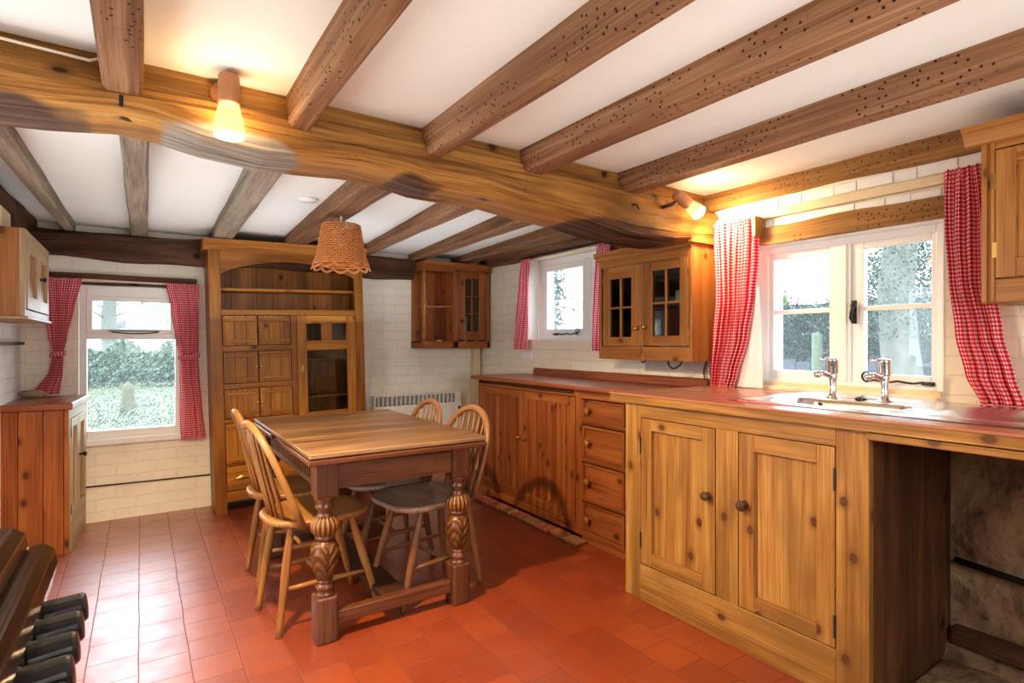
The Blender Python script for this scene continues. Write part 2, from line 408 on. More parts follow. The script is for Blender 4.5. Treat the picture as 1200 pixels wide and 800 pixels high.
def floor_mat():
    m, t, p = nt('red quarry tiles'); n = N(t)
    ge = n('ShaderNodeNewGeometry').outputs['Position']
    sp = n('ShaderNodeSeparateXYZ'); n.link(ge, sp.inputs[0])
    cb = n('ShaderNodeCombineXYZ'); n.link(sp.outputs[1], cb.inputs[0]); n.link(sp.outputs[0], cb.inputs[1])
    nz = n('ShaderNodeTexNoise', ins={'Scale': 3., 'Detail': 2.}); n.link(ge, nz.inputs['Vector'])
    wob = n('ShaderNodeVectorMath', operation='MULTIPLY_ADD'); n.link(nz.outputs['Color'], wob.inputs[0]); wob.inputs[1].default_value = (.012, .012, 0); n.link(cb.outputs[0], wob.inputs[2])
    br = n('ShaderNodeTexBrick', ins={'Scale': 1.0, 'Mortar Size': .0022, 'Mortar Smooth': .3, 'Brick Width': .158, 'Row Height': .158, 'Bias': 0., 'Color1': (.35, .070, .016, 1), 'Color2': (.25, .044, .012, 1), 'Mortar': (.19, .045, .022, 1)})
    br.offset = .5
    n.link(wob.outputs[0], br.inputs['Vector'])
    l1 = n.noise(ge, 5, 5); l2 = n.noise(ge, 1.6, 3); l3 = n.noise(ge, 60, 3)
    c = n.mix(n.math('MULTIPLY', n.math('SUBTRACT', l1, .45, clamp=True), 2, clamp=True), br.outputs['Color'], (.23, .042, .018))
    c = n.mix(n.math('MULTIPLY', n.math('SUBTRACT', l2, .5, clamp=True), 1.5, clamp=True), c, (.42, .11, .038))
    c = n.mix(n.math('MULTIPLY', n.math('SUBTRACT', l3, .68, clamp=True), 4, clamp=True), c, (.50, .25, .16))
    n.link(c, p.inputs['Base Color'])
    n.link(n.math('ADD', n.math('MULTIPLY_ADD', l1, .3, .20), n.math('MULTIPLY', br.outputs['Fac'], .3)), p.inputs['Roughness'])
    p.inputs['Specular IOR Level'].default_value = .6
    left_sheen = n('ShaderNodeMapRange', interpolation_type='SMOOTHSTEP', ins={'From Min': .15, 'From Max': .9, 'To Min': 1., 'To Max': .3}); n.link(n.math('MULTIPLY_ADD', l1, .4, n.math('SUBTRACT', sp.outputs[0], .2)), left_sheen.inputs[0])  # coat raised towards the left to strengthen the window's reflection there
    n.link(n.math('MULTIPLY', left_sheen.outputs[0], n.math('SUBTRACT', 1, n.math('MULTIPLY', br.outputs['Fac'], .7))), p.inputs['Coat Weight']); n.link(n.math('MULTIPLY_ADD', l1, .25, .30), p.inputs['Coat Roughness']); p.inputs['Coat IOR'].default_value = 2.3
    h = n.math('SUBTRACT', n.math('MULTIPLY_ADD', n.noise(ge, 28, 3), .35, n.math('MULTIPLY', l1, .6)), br.outputs['Fac'])
    bn = n.bump(h, .36, .006); n.link(bn, p.inputs['Normal']); n.link(bn, p.inputs['Coat Normal'])
    return m
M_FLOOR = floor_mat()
def stone_mat():
    m, t, p = nt('bare damp stone'); n = N(t)
    ge = n('ShaderNodeNewGeometry').outputs['Position']
    a = n.noise(ge, 5, 6, .5); b = n.noise(ge, 22, 5)
    c = n.ramp(a, [(.3, (.13, .07, .04)), (.5, (.30, .19, .11)), (.62, (.33, .25, .14)), (.75, (.50, .38, .27))])
    c = n.mix(n.math('MULTIPLY', n.math('SUBTRACT', b, .6, clamp=True), 5, clamp=True), c, (.05, .03, .02))
    n.link(c, p.inputs['Base Color']); p.inputs['Roughness'].default_value = .85
    n.link(n.bump(n.math('ADD', a, b), .8, .02), p.inputs['Normal'])
    return m
M_STONE = stone_mat()
def leafy(name, c1, c2, c3):
    m, t, p = nt(name); n = N(t)
    ge = n('ShaderNodeNewGeometry').outputs['Position']
    f = n.noise(ge, 9, 3); g = n.noise(ge, 1.2, 2)
    c = n.ramp(n.math('MULTIPLY_ADD', f, .6, n.math('MULTIPLY', g, .4)), [(.35, c1), (.5, c2), (.66, c3)])
    n.link(c, p.inputs['Base Color']); p.inputs['Roughness'].default_value = .6
    return m
M_LEAF = leafy('hedge leaves', (.005, .016, .010), (.018, .045, .026), (.06, .095, .062))
M_LEAFP = leafy('pale hedge leaves', (.02, .05, .025), (.055, .10, .055), (.14, .18, .12))  # greens lightened to stand for haze and overexposure outside
M_GRASS = leafy('rough grass', (.028, .05, .018), (.055, .08, .035), (.11, .115, .075))
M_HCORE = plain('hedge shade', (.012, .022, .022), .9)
M_BARK = plain('ivy grey bark', (.10, .105, .09), .9, noise=.5, nscale=14, bump=.5)
M_ROOF = plain('grey slate roof', (.11, .11, .115), .8, noise=.2)
M_STUMP = plain('mossy straw', (.055, .05, .022), .9, noise=.5, nscale=14)

# ---------------------------------------------------------------- room shell
W, B, L, RE = 2.64, 4.53, -.615, -2.2
def st(o): o['kind'] = 'structure'; return o
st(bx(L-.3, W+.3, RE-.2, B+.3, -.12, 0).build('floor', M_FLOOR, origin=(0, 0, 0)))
mb = MB()
mb.prism([(RE-.2, 1.985), (2.05, 1.975), (B+.3, 1.915), (B+.3, 2.12), (RE-.2, 2.12)], 'x', L-.3, W+.3)
st(mb.build('ceiling', M_CEIL, origin=(0, 0, 0)))
def wallboxes(n, pos, thick, a0, a1, z1, holes, name, mat):
    """wall with rectangular openings; holes [(a0,a1,z0,z1)]"""
    F = Face(n, pos); mb = MB(); cur = a0
    for h in sorted(holes):
        F.box(mb, cur, h[0], 0, z1, -thick, 0); F.box(mb, h[0], h[1], 0, h[2], -thick, 0); F.box(mb, h[0], h[1], h[3], z1, -thick, 0); cur = h[1]
    F.box(mb, cur, a1, 0, z1, -thick, 0)
    return st(mb.build(name, mat, origin=(0, 0, 0)))
wall_r = wallboxes('-x', W, .3, RE, B+.3, 2.05, [(.895, 1.735, .95, 1.66), (2.80, 3.78, 1.185, 1.84)], 'wall_right', M_WALLR)
wall_b = wallboxes('-y', B, .3, L-.3, W+.3, 2.0, [(-.335, .245, .53, 1.545)], 'wall_back', M_WALLB)
wall_l = wallboxes('+x', L, .3, RE, B+.3, 2.05, [(1.65, 2.45, .6, 1.7)], 'wall_left', M_WALLL)
wallboxes('+y', RE, .2, L-.3, W+.3, 2.05, [(.45, 1.25, .9, 1.6)], 'wall_rear', M_WHITEW)  # opening added behind the camera to let in fill light
# bare stone below the worktop's open end
mb = MB()
def stf(u, v):
    y, z = -1.2+2.25*u, .868*v
    k = .03*math.sin(9*y+3*z)*math.sin(6*z+y*2)+.02*math.sin(23*y)*math.sin(17*z)
    return (W-.03-abs(k)-.12*max(0, .16-z)/.16, y, z)
mb.grid(stf, 60, 40, flip=True)
bx(1.95, W-.01, -1.2, .832, 0, .006).build('bare_earth', M_STONE, wall_r, kind='structure', label='bare damp earth under the worktop')
mb.build('bare_stone', M_STONE, wall_r, kind='structure', smooth=True, label='bare dark damp stone below the worktop')
# pipes and timber on the bare stone
o = MB().tube([(W-.09, .83, .355), (W-.09, .6, .335), (W-.09, .2, .30), (W-.09, -1, .25)], .012).build('pipe', M_IRON, smooth=True)
tag(o, 'black pipe running along the bare stone under the worktop', 'pipe')
o = bx(W-.15, W-.08, -1.0, .825, .06, .115, M=Matrix.Rotation(.0, 4, 'X')).build('timber_rail', M_DARK, bevel=.006)
tag(o, 'old reddish timber low on the bare stone under the worktop', 'timber')

# rough hewn beams
def beam(name, mat, axis, a0, a1, sec, n=18, jit=.006, bend=None, seed=0):
    """sec(t)-> list of 2D points; axis x or y"""
    rnd = random.Random(seed); mb = MB(); rings = []; k = len(sec(0)); ph = [rnd.uniform(0, 6) for _ in range(8)]
    ou, ov = R(0, 20), R(0, 20)
    for i in range(n+1):
        t = i/n; a = a0+(a1-a0)*t; ring = []
        for j, (p, q) in enumerate(sec(t)):
            w = jit*(math.sin(a*5+ph[j % 8])+.6*math.sin(a*13+ph[(j*3+1) % 8]))
            w2 = jit*(math.sin(a*4+ph[(j+4) % 8])+.6*math.sin(a*11+ph[(j*5+2) % 8]))
            ring.append((p+w, q+w2))
        rings.append((a, ring))
    for a, ring in rings:
        for p, q in ring: mb.v.append((a, p, q) if axis == 'x' else (p, a, q))
    per = [0]
    r0 = rings[0][1]
    for j in range(k): per.append(per[-1]+math.hypot(r0[j][0]-r0[(j+1) % k][0], r0[j][1]-r0[(j+1) % k][1]))
    for i in range(n):
        for j in range(k):
            j2 = (j+1) % k
            idx = [i*k+j, i*k+j2, (i+1)*k+j2, (i+1)*k+j]
            uv = [(rings[i][0]+ou, per[j]+ov), (rings[i][0]+ou, per[j+1]+ov), (rings[i+1][0]+ou, per[j+1]+ov), (rings[i+1][0]+ou, per[j]+ov)]
            mb.face(idx, uv)
    for i in (0, n): mb.face([i*k+j for j in range(k)], [(ou+.2*r[0], ov+r[1]) for r in rings[i][1]])
    return mb
def joist(name, x0, x1, zb, y0, y1, zt, mat, label, group, seed, x0b=None, x1b=None, jit=.0012, cham=.012):
    x0b = x0 if x0b is None else x0b; x1b = x1 if x1b is None else x1b
    def sec(t):
        a, b = x0+(x0b-x0)*t, x1+(x1b-x1)*t; T = zt[0]+(zt[1]-zt[0])*t if isinstance(zt, tuple) else zt
        Z = zb[0]+(zb[1]-zb[0])*t if isinstance(zb, tuple) else zb
        return [(a, T), (a, Z+cham), (a+cham*.7, Z), (b-cham*.7, Z), (b, Z+cham), (b, T)]
    o = beam(name, mat, 'y', y0, y1, sec, 22, jit, seed=seed).build(name, mat, fix=True, bevel=.004)
    return tag(o, label, 'beam', group)
GN = 'ceiling joists in front of the main beam'
near = [(-.088, .006, 1.865, 'first joist from the left in front of the main beam, left of the ceiling spotlight'),
        (.397, .468, 1.865, 'joist just right of the ceiling spotlight, in front of the main beam'),
        (.882, .952, 1.865, 'third joist from the left in front of the main beam, speckled with nail holes'),
        (1.325, 1.425, 1.878, 'fourth joist from the left in front of the main beam, dark side face'),
        (1.89, 1.985, 1.88, 'joist nearest the sink window in front of the main beam')]
for i, (a, b, z, lb) in enumerate(near):
    joist('ceiling_joist', a, b, z, RE, 1.95, 2.0, M_JOIST, lb, GN, 10+i)
GF = 'ceiling joists behind the main beam'
far = [(-.47, -.40, -.40, -.345, 'thin grey joist above the white wall cabinet, farthest left behind the main beam', M_OAKG),
       (-.064, .024, -.055, .038, 'grey cracked joist above the far window, behind the main beam', M_OAKG),
       (.385, .49, .40, .53, 'grey joist above the tall dresser, behind the main beam', M_OAKG),
       (.83, .985, .86, 1.0, 'broad joist above the wicker shade, behind the main beam', M_JOIST),
       (1.36, 1.46, 1.46, 1.54, 'brown joist just right of the wicker shade, behind the main beam', M_JOIST),
       (1.80, 1.92, 1.92, 2.02, 'joist over the corner wall cabinet, behind the main beam', M_JOIST),
       (2.27, 2.40, 2.33, 2.44, 'joist nearest the small right hand window, behind the main beam', M_JOIST)]
for i, (a, b, c, d, lb, m) in enumerate(far):
    joist('ceiling_joist', a, b, (1.868, 1.868), 2.1, 4.5, (1.985, 1.93), m, lb, GF, 40+i, c, d, .0018)

# the main beam
ZB = [(-.65, 1.79), (-.336, 1.792), (-.222, 1.80), (-.056, 1.821), (.035, 1.818), (.156, 1.795), (.34, 1.778), (.44, 1.783), (.642, 1.796), (.777, 1.789), (.915, 1.768), (1.161, 1.765), (1.428, 1.737), (1.678, 1.718), (1.955, 1.684), (2.266, 1.68), (2.456, 1.70), (2.65, 1.71)]
def zb(x):
    for (a, p), (b, q) in zip(ZB, ZB[1:]):
        if a <= x <= b: return p+(q-p)*(x-a)/(b-a)
    return ZB[-1][1]
def msec(t):
    x = -.62+3.26*t; z = zb(x)
    e = max(0, (x-2.0)/.64)*.05
    P_ = [(1.938+e, 1.99), (1.93+e, 1.925), (1.908+e, 1.90), (1.90+e*.5, 1.86), (1.902, z+.05), (1.912, z+.026), (1.935, z+.010), (1.975, z+.002), (2.07, z), (2.15, z), (2.18, z+.015), (2.2, z+.06), (2.2, 1.99)]
    Q_ = []
    for (a_, b_), (c_, d_) in zip(P_, P_[1:]):
        for q in range(4): Q_.append((a_+(c_-a_)*q/4, b_+(d_-b_)*q/4))
    return Q_+[P_[-1]]
mb = beam('ceiling_beam', M_OAK, 'x', -.62, 2.635, msec, 200, .003, seed=3)
KB = len(msec(0))
LENS = ((.05, .46, 1, .05), (.78, .98, 2, .022), (1.62, 2.35, 2, .06), (-.62, -.12, 2, .028))
bm_ = mb.build('ceiling_beam', M_BEAM, fix=True)
for nm_, k_ in (('grey_mask', 1), ('dark_mask', 2)):
    at_ = bm_.data.attributes.new(nm_, 'FLOAT', 'POINT'); val = []
    for p in mb.v:
        m_ = 0
        for x0, x1, sl_, hh in LENS:
            if sl_ == k_ and x0 < p[0] < x1:
                w_ = math.sin(PI*(p[0]-x0)/(x1-x0))**.7
                m_ = max(m_, min(1, max(0, (zb(p[0])+hh*w_+.004*math.sin(40*p[0])-p[2])/.012)))
        val.append(m_)
    at_.data.foreach_set('value', val)
tag(bm_, 'massive hewn oak beam crossing the whole ceiling', 'beam')
bx(-.050, -.040, 1.8975, 1.905, 1.828, 1.858).build('peg_hole', M_SLOT, bm_)
MB().tube([(1.95, 1.905, 1.825), (1.95, 1.875, 1.822), (1.955, 1.868, 1.808), (1.966, 1.872, 1.80), (1.974, 1.882, 1.808)], .0045, 6).build('hook', M_IRON, bm_, smooth=True)
o = MB().tube([(-.62, 1.892, 1.945), (-.3, 1.89, 1.938), (-.115, 1.888, 1.931), (-.1, 1.892, 1.94), (-.094, 1.91, 1.952)], .004, 6).build('cable', M_WCABLE, smooth=True)
tag(o, 'thin white cable along the left end of the main beam', 'cable')

# wall plates, lintel, battens
def plate(name, mat, axis, a0, a1, sec, label, seed, n=24, jit=.006):
    return tag(beam(name, mat, axis, a0, a1, lambda t: sec, n, jit, seed=seed).build(name, mat, fix=True, bevel=.004), label, 'beam')
plate('wall_plate', M_DARK, 'x', L, 1.945, [(B+.02, 1.885), (4.45, 1.88), (4.43, 1.86), (4.43, 1.73), (4.45, 1.71), (B+.02, 1.71)], 'dark rough timber plate along the top of the back wall', 5, jit=.01)
plate('wall_plate', M_DARK, 'y', 2.3, B-.05, [(L-.01, 1.93), (L+.07, 1.92), (L+.085, 1.87), (L+.06, 1.81), (L-.01, 1.80)], 'dark crooked timber along the top of the left wall', 6, jit=.012)
plate('wall_plate', M_LINTEL, 'y', RE, 2.0, [(W+.01, 1.99), (W-.05, 1.985), (W-.055, 1.91), (W-.03, 1.895), (W+.01, 1.89)], 'sawn timber plate above the sink window, lit by the spotlight', 7)
plate('wall_plate', M_JOIST, 'y', 2.2, B-.1, [(W+.01, 1.95), (W-.05, 1.945), (W-.055, 1.845), (W+.01, 1.84)], 'brown timber plate above the small right hand window', 8)
plate('window_lintel', M_LINTEL, 'y', .86, 1.69, [(W+.03, 1.745), (W-.03, 1.745), (W-.035, 1.665), (W+.03, 1.66)], 'short sawn timber lintel directly over the sink window', 9)
o = bx(W-.035, W-.001, .66, 1.99, 1.79, 1.83).build('curtain_batten', M_CREAM, bevel=.004)
tag(o, 'cream painted batten for the curtains over the sink window', 'batten')
o = plate('curtain_batten', M_DARK, 'x', -.50, .33, [(B, 1.612), (B-.03, 1.612), (B-.03, 1.58), (B, 1.58)], 'dark wooden strip above the curtains of the far window', 12, jit=.002)
o = plate('window_lintel', M_DARK, 'x', -.32, .16, [(B+.03, 1.562), (B-.005, 1.562), (B-.005, 1.544), (B+.03, 1.544)], 'thin dark timber lintel showing over the far window frame', 13, jit=.002)
o = MB().tube([(2.565, 2.76, 1.842), (2.565, 3.74, 1.842)], .008, 8).build('curtain_rod', M_IRON, smooth=True)
tag(o, 'thin dark curtain rod over the small right hand window', 'curtain rod')
o = bx(W-.05, W, 2.02, 2.74, 1.735, 1.85)
o = MB()
for k in range(6): o.box(W-.022, W-.001, 2.15+k*.105, 2.15+k*.105+.102, 1.70, 1.85, g='z')
st(o.build('trim_1', M_PINE, bevel=.003))
# boxed pipe in the back right corner
st(bx(2.545, 2.615, 4.46, B, 0, 1.86).build('trim_2', M_CREAM, bevel=.004))
# thin dark line low on the back wall, built as a tube
o = MB().tube([(L+.3, B-.006, .235), (-.1, B-.006, .232), (.42, B-.006, .225)], .005, 6).build('pipe', M_CABLE, smooth=True)
tag(o, 'thin dark line low along the back wall below the far window', 'pipe')
# white painted stone courses above the sink window
mb = MB(); rs = random.Random(4)
y = .68
while y < 1.95:
    w = rs.uniform(.07, .16); h0 = 1.835
    mb.box(W-.004-rs.uniform(0, .006), W, y, y+w-.005, h0+rs.uniform(0, .008), 1.89-rs.uniform(0, .008)); y += w
y = .9
while y < 1.70:
    w = rs.uniform(.09, .2)
    mb.box(W-.004-rs.uniform(0, .005), W, y, y+w-.003, 1.75, 1.786-rs.uniform(0, .006)); y += w
st(mb.build('trim_3', M_WHITEW, bevel=.006))

# ---------------------------------------------------------------- windows
def frame_rect(F, mb, a0, a1, b0, b1, wl, wr, wb, wt, d0, d1):
    F.box(mb, a0, a0+wl, b0, b1, d0, d1); F.box(mb, a1-wr, a1, b0, b1, d0, d1)
    F.box(mb, a0+wl, a1-wr, b0, b0+wb, d0, d1, 'a'); F.box(mb, a0+wl, a1-wr, b1-wt, b1, d0, d1, 'a')
def win(n, loc): 
    o = bpy.data.objects.new(n, None); COL.objects.link(o); o.location = loc; ORG[o.name] = Vector(loc); o['kind'] = 'structure'; return o
def sp(o): o['kind'] = 'structure'; return o
def stay(F, a0, a1, b, d, parent, curl=True):
    mb = MB(); mb.tube([F.pt(a0+(a1-a0)*k/8, b+.004*math.sin(k*2), d+.012) for k in range(9)], .0045, 6)
    if curl:
        mb.tube([F.pt(a1+.022*math.cos(t)*(1-t/9), b+.02+.022*math.sin(t)*(1-t/9), d+.012) for t in [-1.57+.5*k for k in range(15)]], .004, 6)
    F.box(mb, a0-.01, a0+.03, b-.008, b+.006, d, d+.02)
    sp(mb.build('window_stay', M_IRON, parent, smooth=False))
# window 1 over the sink: two casements of two panes
w1 = win('window_1', (2.72, 1.31, .95)); F = Face('-x', 2.70)
mb = MB(); frame_rect(F, mb, .897, 1.733, .952, 1.655, .045, .06, .035, .035, -.07, .0)
F.box(mb, 1.27, 1.365, .985, 1.622, -.07, .0); F.box(mb, 1.285, 1.30, .985, 1.62, 0, .008)
sp(mb.build('window_frame', M_WHITE, w1, bevel=.004))
for nm, a0, a1, wl, wr in (('left', 1.365, 1.675, .006, .026), ('right', .942, 1.27, .02, .05)):
    mb = MB(); frame_rect(F, mb, a0, a1, .985, 1.622, wl, wr, .045, .03, -.05, -.012)
    F.box(mb, a0+wl, a1-wr, 1.312, 1.334, -.05, -.015, 'a')
    s_ = sp(mb.build('sash', M_WHITE, w1, bevel=.003))
    sp(F.box(MB(), a0+wl-.004, a1-wr+.004, 1.025, 1.595, -.036, -.032).build('pane', M_GLASS, s_))
mb = MB(); F.box(mb, 1.243, 1.262, 1.255, 1.36, .0, .008); mb.tube([F.pt(1.252, 1.335, .02), F.pt(1.25, 1.31, .035), F.pt(1.256, 1.28, .03), F.pt(1.25, 1.262, .02)], .007, 8); mb.sphere(F.pt(1.252, 1.335, .015), .013)
sp(mb.build('window_catch', M_IRON, w1))
stay(F, .96, 1.20, 1.0, -.012, w1)
sp(F.box(MB(), .90, 1.72, .934, .972, -.02, .035, 'a').build('window_sill', M_CREAM, w1, bevel=.004))
# white reveal
mb = MB(); mb.box(W-.002, 2.71, 1.7335, 1.738, .95, 1.66); mb.box(W-.002, 2.71, .892, .897, .95, 1.66); mb.box(W-.002, 2.71, .895, 1.735, 1.655, 1.662)
sp(mb.build('reveal', M_WHITEW, w1))
# window 2, small, right wall
w2 = win('window_2', (2.76, 3.3, 1.19)); F = Face('-x', 2.75)
mb = MB(); frame_rect(F, mb, 2.80, 3.74, 1.187, 1.838, .04, .04, .04, .05, -.07, 0)
F.box(mb, 3.10, 3.17, 1.22, 1.80, -.07, 0)
sp(mb.build('window_frame', M_WHITE, w2, bevel=.004))
for a0, a1 in ((2.835, 3.105), (3.165, 3.70)):
    mb = MB(); frame_rect(F, mb, a0, a1, 1.225, 1.79, .035, .06, .05, .045, -.05, -.01)
    s_ = sp(mb.build('sash', M_WHITE, w2, bevel=.003))
    sp(F.box(MB(), a0+.03, a1-.055, 1.27, 1.75, -.036, -.032).build('pane', M_GLASS, s_))
stay(F, 3.50, 3.24, 1.235, -.008, w2)
sp(F.box(MB(), 2.80, 3.78, 1.175, 1.195, -.02, .115, 'a').build('window_sill', M_WHITEW, w2, bevel=.004))
mb = MB(); mb.box(W-.002, 2.75, 3.741, 3.782, 1.19, 1.838); mb.box(W-.002, 2.75, 2.795, 2.802, 1.19, 1.838)
sp(mb.build('reveal', M_WHITEW, w2))
# window 3, far wall
w3 = win('window_3', (-.045, B, .53)); F = Face('-y', B)
mb = MB(); frame_rect(F, mb, -.33, .24, .532, 1.543, .04, .04, .06, .075, -.07, -.004)
F.box(mb, -.29, .20, 1.19, 1.232, -.07, -.004, 'a')
sp(mb.build('window_frame', M_WHITE, w3, bevel=.004))
mb = MB(); frame_rect(F, mb, -.293, .202, 1.228, 1.472, .032, .032, .03, .03, -.05, .006)
s_ = sp(mb.build('sash', M_WHITE, w3, bevel=.003))
sp(F.box(MB(), -.264, .172, 1.255, 1.445, -.036, -.032).build('pane', M_GLASS, s_))
sp(F.box(MB(), -.292, .202, .59, 1.192, -.044, -.040).build('pane', M_GLASS, w3))
mb = MB(); mb.tube([F.pt(-.16+.26*k/8, 1.238-.010*math.sin(PI*k/8), .018) for k in range(9)], .004, 6); mb.tube([F.pt(-.18, 1.245, .008), F.pt(.11, 1.245, .008)], .003, 6)
sp(mb.build('window_stay', M_IRON, w3))
sp(F.box(MB(), -.345, .255, .50, .54, -.03, .035, 'a').build('window_sill', M_WHITE, w3, bevel=.005))

# ---------------------------------------------------------------- curtains
def curtain(ax, pos, prof, label, group, pleats=6, amp=.012, out=-1, extra=None, fab=1.9, tie=None, head=True, seed=0, lining=None):
    """prof [(z, left, right)] from the top down, ax the axis along the wall"""
    rnd = random.Random(seed); ph = rnd.uniform(0, 6)
    zt, zb_ = prof[0][0], prof[-1][0]
    def at(z):
        for (za, l0, r0), (zc, l1, r1) in zip(prof, prof[1:]):
            if za >= z >= zc:
                t = (za-z)/(za-zc); t = t*t*(3-2*t)*.5+t*.5
                return l0+(l1-l0)*t, r0+(r1-r0)*t
        return prof[-1][1:]
    wmax = max(abs(r-l) for _, l, r in prof)
    def fn(u, v):
        z = zt+(zb_-zt)*v; l, r = at(z); w = abs(r-l)
        a = l+(r-l)*u+.004*math.sin(9*z+ph+u*5)
        k = amp*(.5+.7*min(1, v*6))*(1.25-.5*w/wmax)
        d = k*math.sin(2*PI*pleats*u+ph+.6*math.sin(5*z))+.4*k*math.sin(2*PI*pleats*2.3*u+2*ph)
        if head and v < .05: d += .004*math.sin(2*PI*pleats*3*u); z -= .004*math.sin(2*PI*pleats*3*u+1)
        d = abs(d) if False else d
        p = pos+out*(.018+d)
        if extra: p += out*extra(u, v)
        return (a, p, z) if ax == 'x' else (p, a, z)
    mb = MB().grid(fn, 90, 60, uvf=lambda u, v: (u*wmax*fab, (zt+(zb_-zt)*v)))
    root = thing('curtain', fn(.5, 1.), label, 'curtain', group)
    mb.build('cloth', M_GING, root, smooth=True)
    if tie:
        z, l, r = tie
        c = (l+r)/2; rr = abs(r-l)/2+.004
        pts = []
        for k in range(24):
            a = 2*PI*k/24; q = c+rr*math.cos(a); d = pos+out*(.018+.026*math.sin(a)); zz = z+.008*math.cos(a)
            pts.append((q, d, zz) if ax == 'x' else (d, q, zz))
        t = MB().tube(pts, .011, 8, closed=True, flat=(.6, 1.5))
        t.build('tieback', M_GING, root, smooth=True)
    if lining: lining(root)
    return root
GC = 'red gingham curtains'
curtain('x', B-.045, [(1.572, -.515, -.312), (1.38, -.50, -.345), (1.2, -.47, -.38), (1.10, -.452, -.402), (1.0, -.468, -.408), (.845, -.56, -.425)], 'red gingham curtain tied back at the left of the far window', GC, 4, .010, fab=1.2, tie=(1.095, -.457, -.398), seed=1)
curtain('x', B-.045, [(1.572, .14, .345), (1.4, .175, .345), (1.2, .205, .338), (1.07, .225, .332), (.95, .222, .342), (.75, .228, .365), (.5, .235, .382)], 'red gingham curtain tied back at the right of the far window', GC, 4, .010, fab=1.2, tie=(1.07, .222, .336), seed=2)
curtain('y', 2.59, [(1.842, 3.735, 3.60), (1.6, 3.76, 3.615), (1.3, 3.80, 3.63), (1.112, 3.84, 3.65)], 'narrow red gingham curtain at the left of the small right hand window', GC, 3, .010, seed=3, fab=1.3)
curtain('y', 2.59, [(1.842, 2.83, 2.70), (1.5, 2.85, 2.70), (1.112, 2.875, 2.70)], 'red gingham curtain mostly hidden behind the glazed wall cabinet', GC, 3, .010, seed=4, fab=1.3)
def lin(root):
    def fn(u, v):
        z = 1.45+(.94-1.45)*v
        l = 1.668+(1.785-1.668)*v; r = 1.655+(1.632-1.655)*v
        return (2.585+.01*math.sin(u*7+v*2), l+(r-l)*u, z)
    MB().grid(fn, 20, 20).build('lining', M_LINING, root, smooth=True, label='white lining turned out at the curtain edge')
curtain('y', 2.585, [(1.80, 1.91, 1.648), (1.6, 1.905, 1.652), (1.4, 1.90, 1.665), (1.2, 1.91, 1.70), (1.0, 1.92, 1.765), (.937, 1.92, 1.785)], 'full red gingham curtain with white lining at the left of the sink window', GC, 6, .018, seed=5, lining=lin, fab=1.6)
curtain('y', 2.575, [(1.822, .865, .745), (1.6, .865, .73), (1.4, .86, .72), (1.2, .835, .69), (1.05, .80, .66), (.945, .755, .635)], 'red gingham curtain at the right of the sink window, hem on the worktop', GC, 4, .016, seed=6, fab=1.9)
o = bx(2.545, W-.001, 1.645, 1.66, 1.70, 1.80).build('curtain_bracket', M_SINKW, bevel=.003)
tag(o, 'small wooden bracket beside the top of the left sink curtain', 'bracket')

# ---------------------------------------------------------------- cabinets
def knob(p, n, r, mat, parent, name='knob', ln=.03):
    q = Vector(p)+Vector(n)*ln
    MB().lathe([(r*.75, 0), (r*.45, .004), (r*.42, ln*.4), (r*.8, ln*.55), (r, ln*.75), (r*.85, ln*.93), (r*.3, ln), (.0001, ln)], M=aim(p, q), seg=16).build(name, mat, parent, smooth=True)
def panel_door(F, a0, a1, b0, b1, parent, mat, sl=.06, sr=.06, rb=.08, rt=.06, d0=-.022, d1=0.0, rec=.011, name='door', pm=None, bevel=.0025):
    mb = MB(); frame_rect(F, mb, a0, a1, b0, b1, sl, sr, rb, rt, d0, d1)
    if pm: mb.slot = 1
    F.box(mb, a0+sl-.004, a1-sr+.004, b0+rb-.004, b1-rt+.004, d0, d1-rec)
    return mb.build(name, [mat, pm] if pm else mat, parent, bevel=bevel)
def gap(F, a0, a1, b0, b1, d, parent):
    F.box(MB(), a0, a1, b0, b1, d-.002, d).build('shadow_gap', M_SLOT, parent)
def hinges(F, a, bs, parent, mat=M_IRON, w=.008, h=.05):
    for b in bs: F.box(MB(), a-w/2, a+w/2, b-h/2, b+h/2, -.002, .003).build('hinge', mat, parent)

# --- sink cabinet
X0 = 1.9; F = Face('-x', X0)
sink_cab = thing('sink_cabinet', (2.2, 1.36, 0), 'big worn yellow pine cabinet with two panelled doors below the sink', 'cabinet')
mb = MB()
F.box(mb, 1.80, 1.895, 0, .893, -.025, 0); F.box(mb, 1.30, 1.40, .16, .828, -.025, 0); F.box(mb, .838, .94, .0, .893, -.025, 0)
F.box(mb, .94, 1.80, .828, .893, -.025, 0, 'a'); F.box(mb, .94, 1.80, 0, .162, -.025, .002, 'a')
mb.build('face_frame', M_SINKW, sink_cab, bevel=.002)
F.box(MB(), .94, 1.80, .16, .83, -.045, -.040).build('backing', M_SLOT, sink_cab)
mb = MB()
yy = X0+.025
for wd in (.17, .20, .245): mb.box(yy, yy+wd-.002, .838, .858, 0, .893, g='z'); yy += wd
mb.build('side_panel', M_SINKD, sink_cab, bevel=.003, label='dark stained plank side')
mb = MB(); mb.box(1.925, 2.54, 1.875, 1.895, 0, .893, g='z'); mb.box(2.52, 2.54, .86, 1.875, 0, .893, g='z'); mb.build('carcass', M_SINKD, sink_cab)
d1 = panel_door(F, 1.403, 1.797, .165, .825, sink_cab, M_SINKW, .062, .06, .058, .052, rec=.018)
d2 = panel_door(F, .943, 1.297, .165, .825, sink_cab, M_SINKW, .06, .062, .055, .062, rec=.018)
knob((X0, 1.434, .556), (-1, 0, 0), .019, M_DARK, d1, ln=.036); knob((X0, 1.272, .557), (-1, 0, 0), .021, M_DARK, d2, ln=.036)
hinges(F, 1.798, (.70, .27), sink_cab, h=.075); hinges(F, .9425, (.72, .235), sink_cab, h=.075)
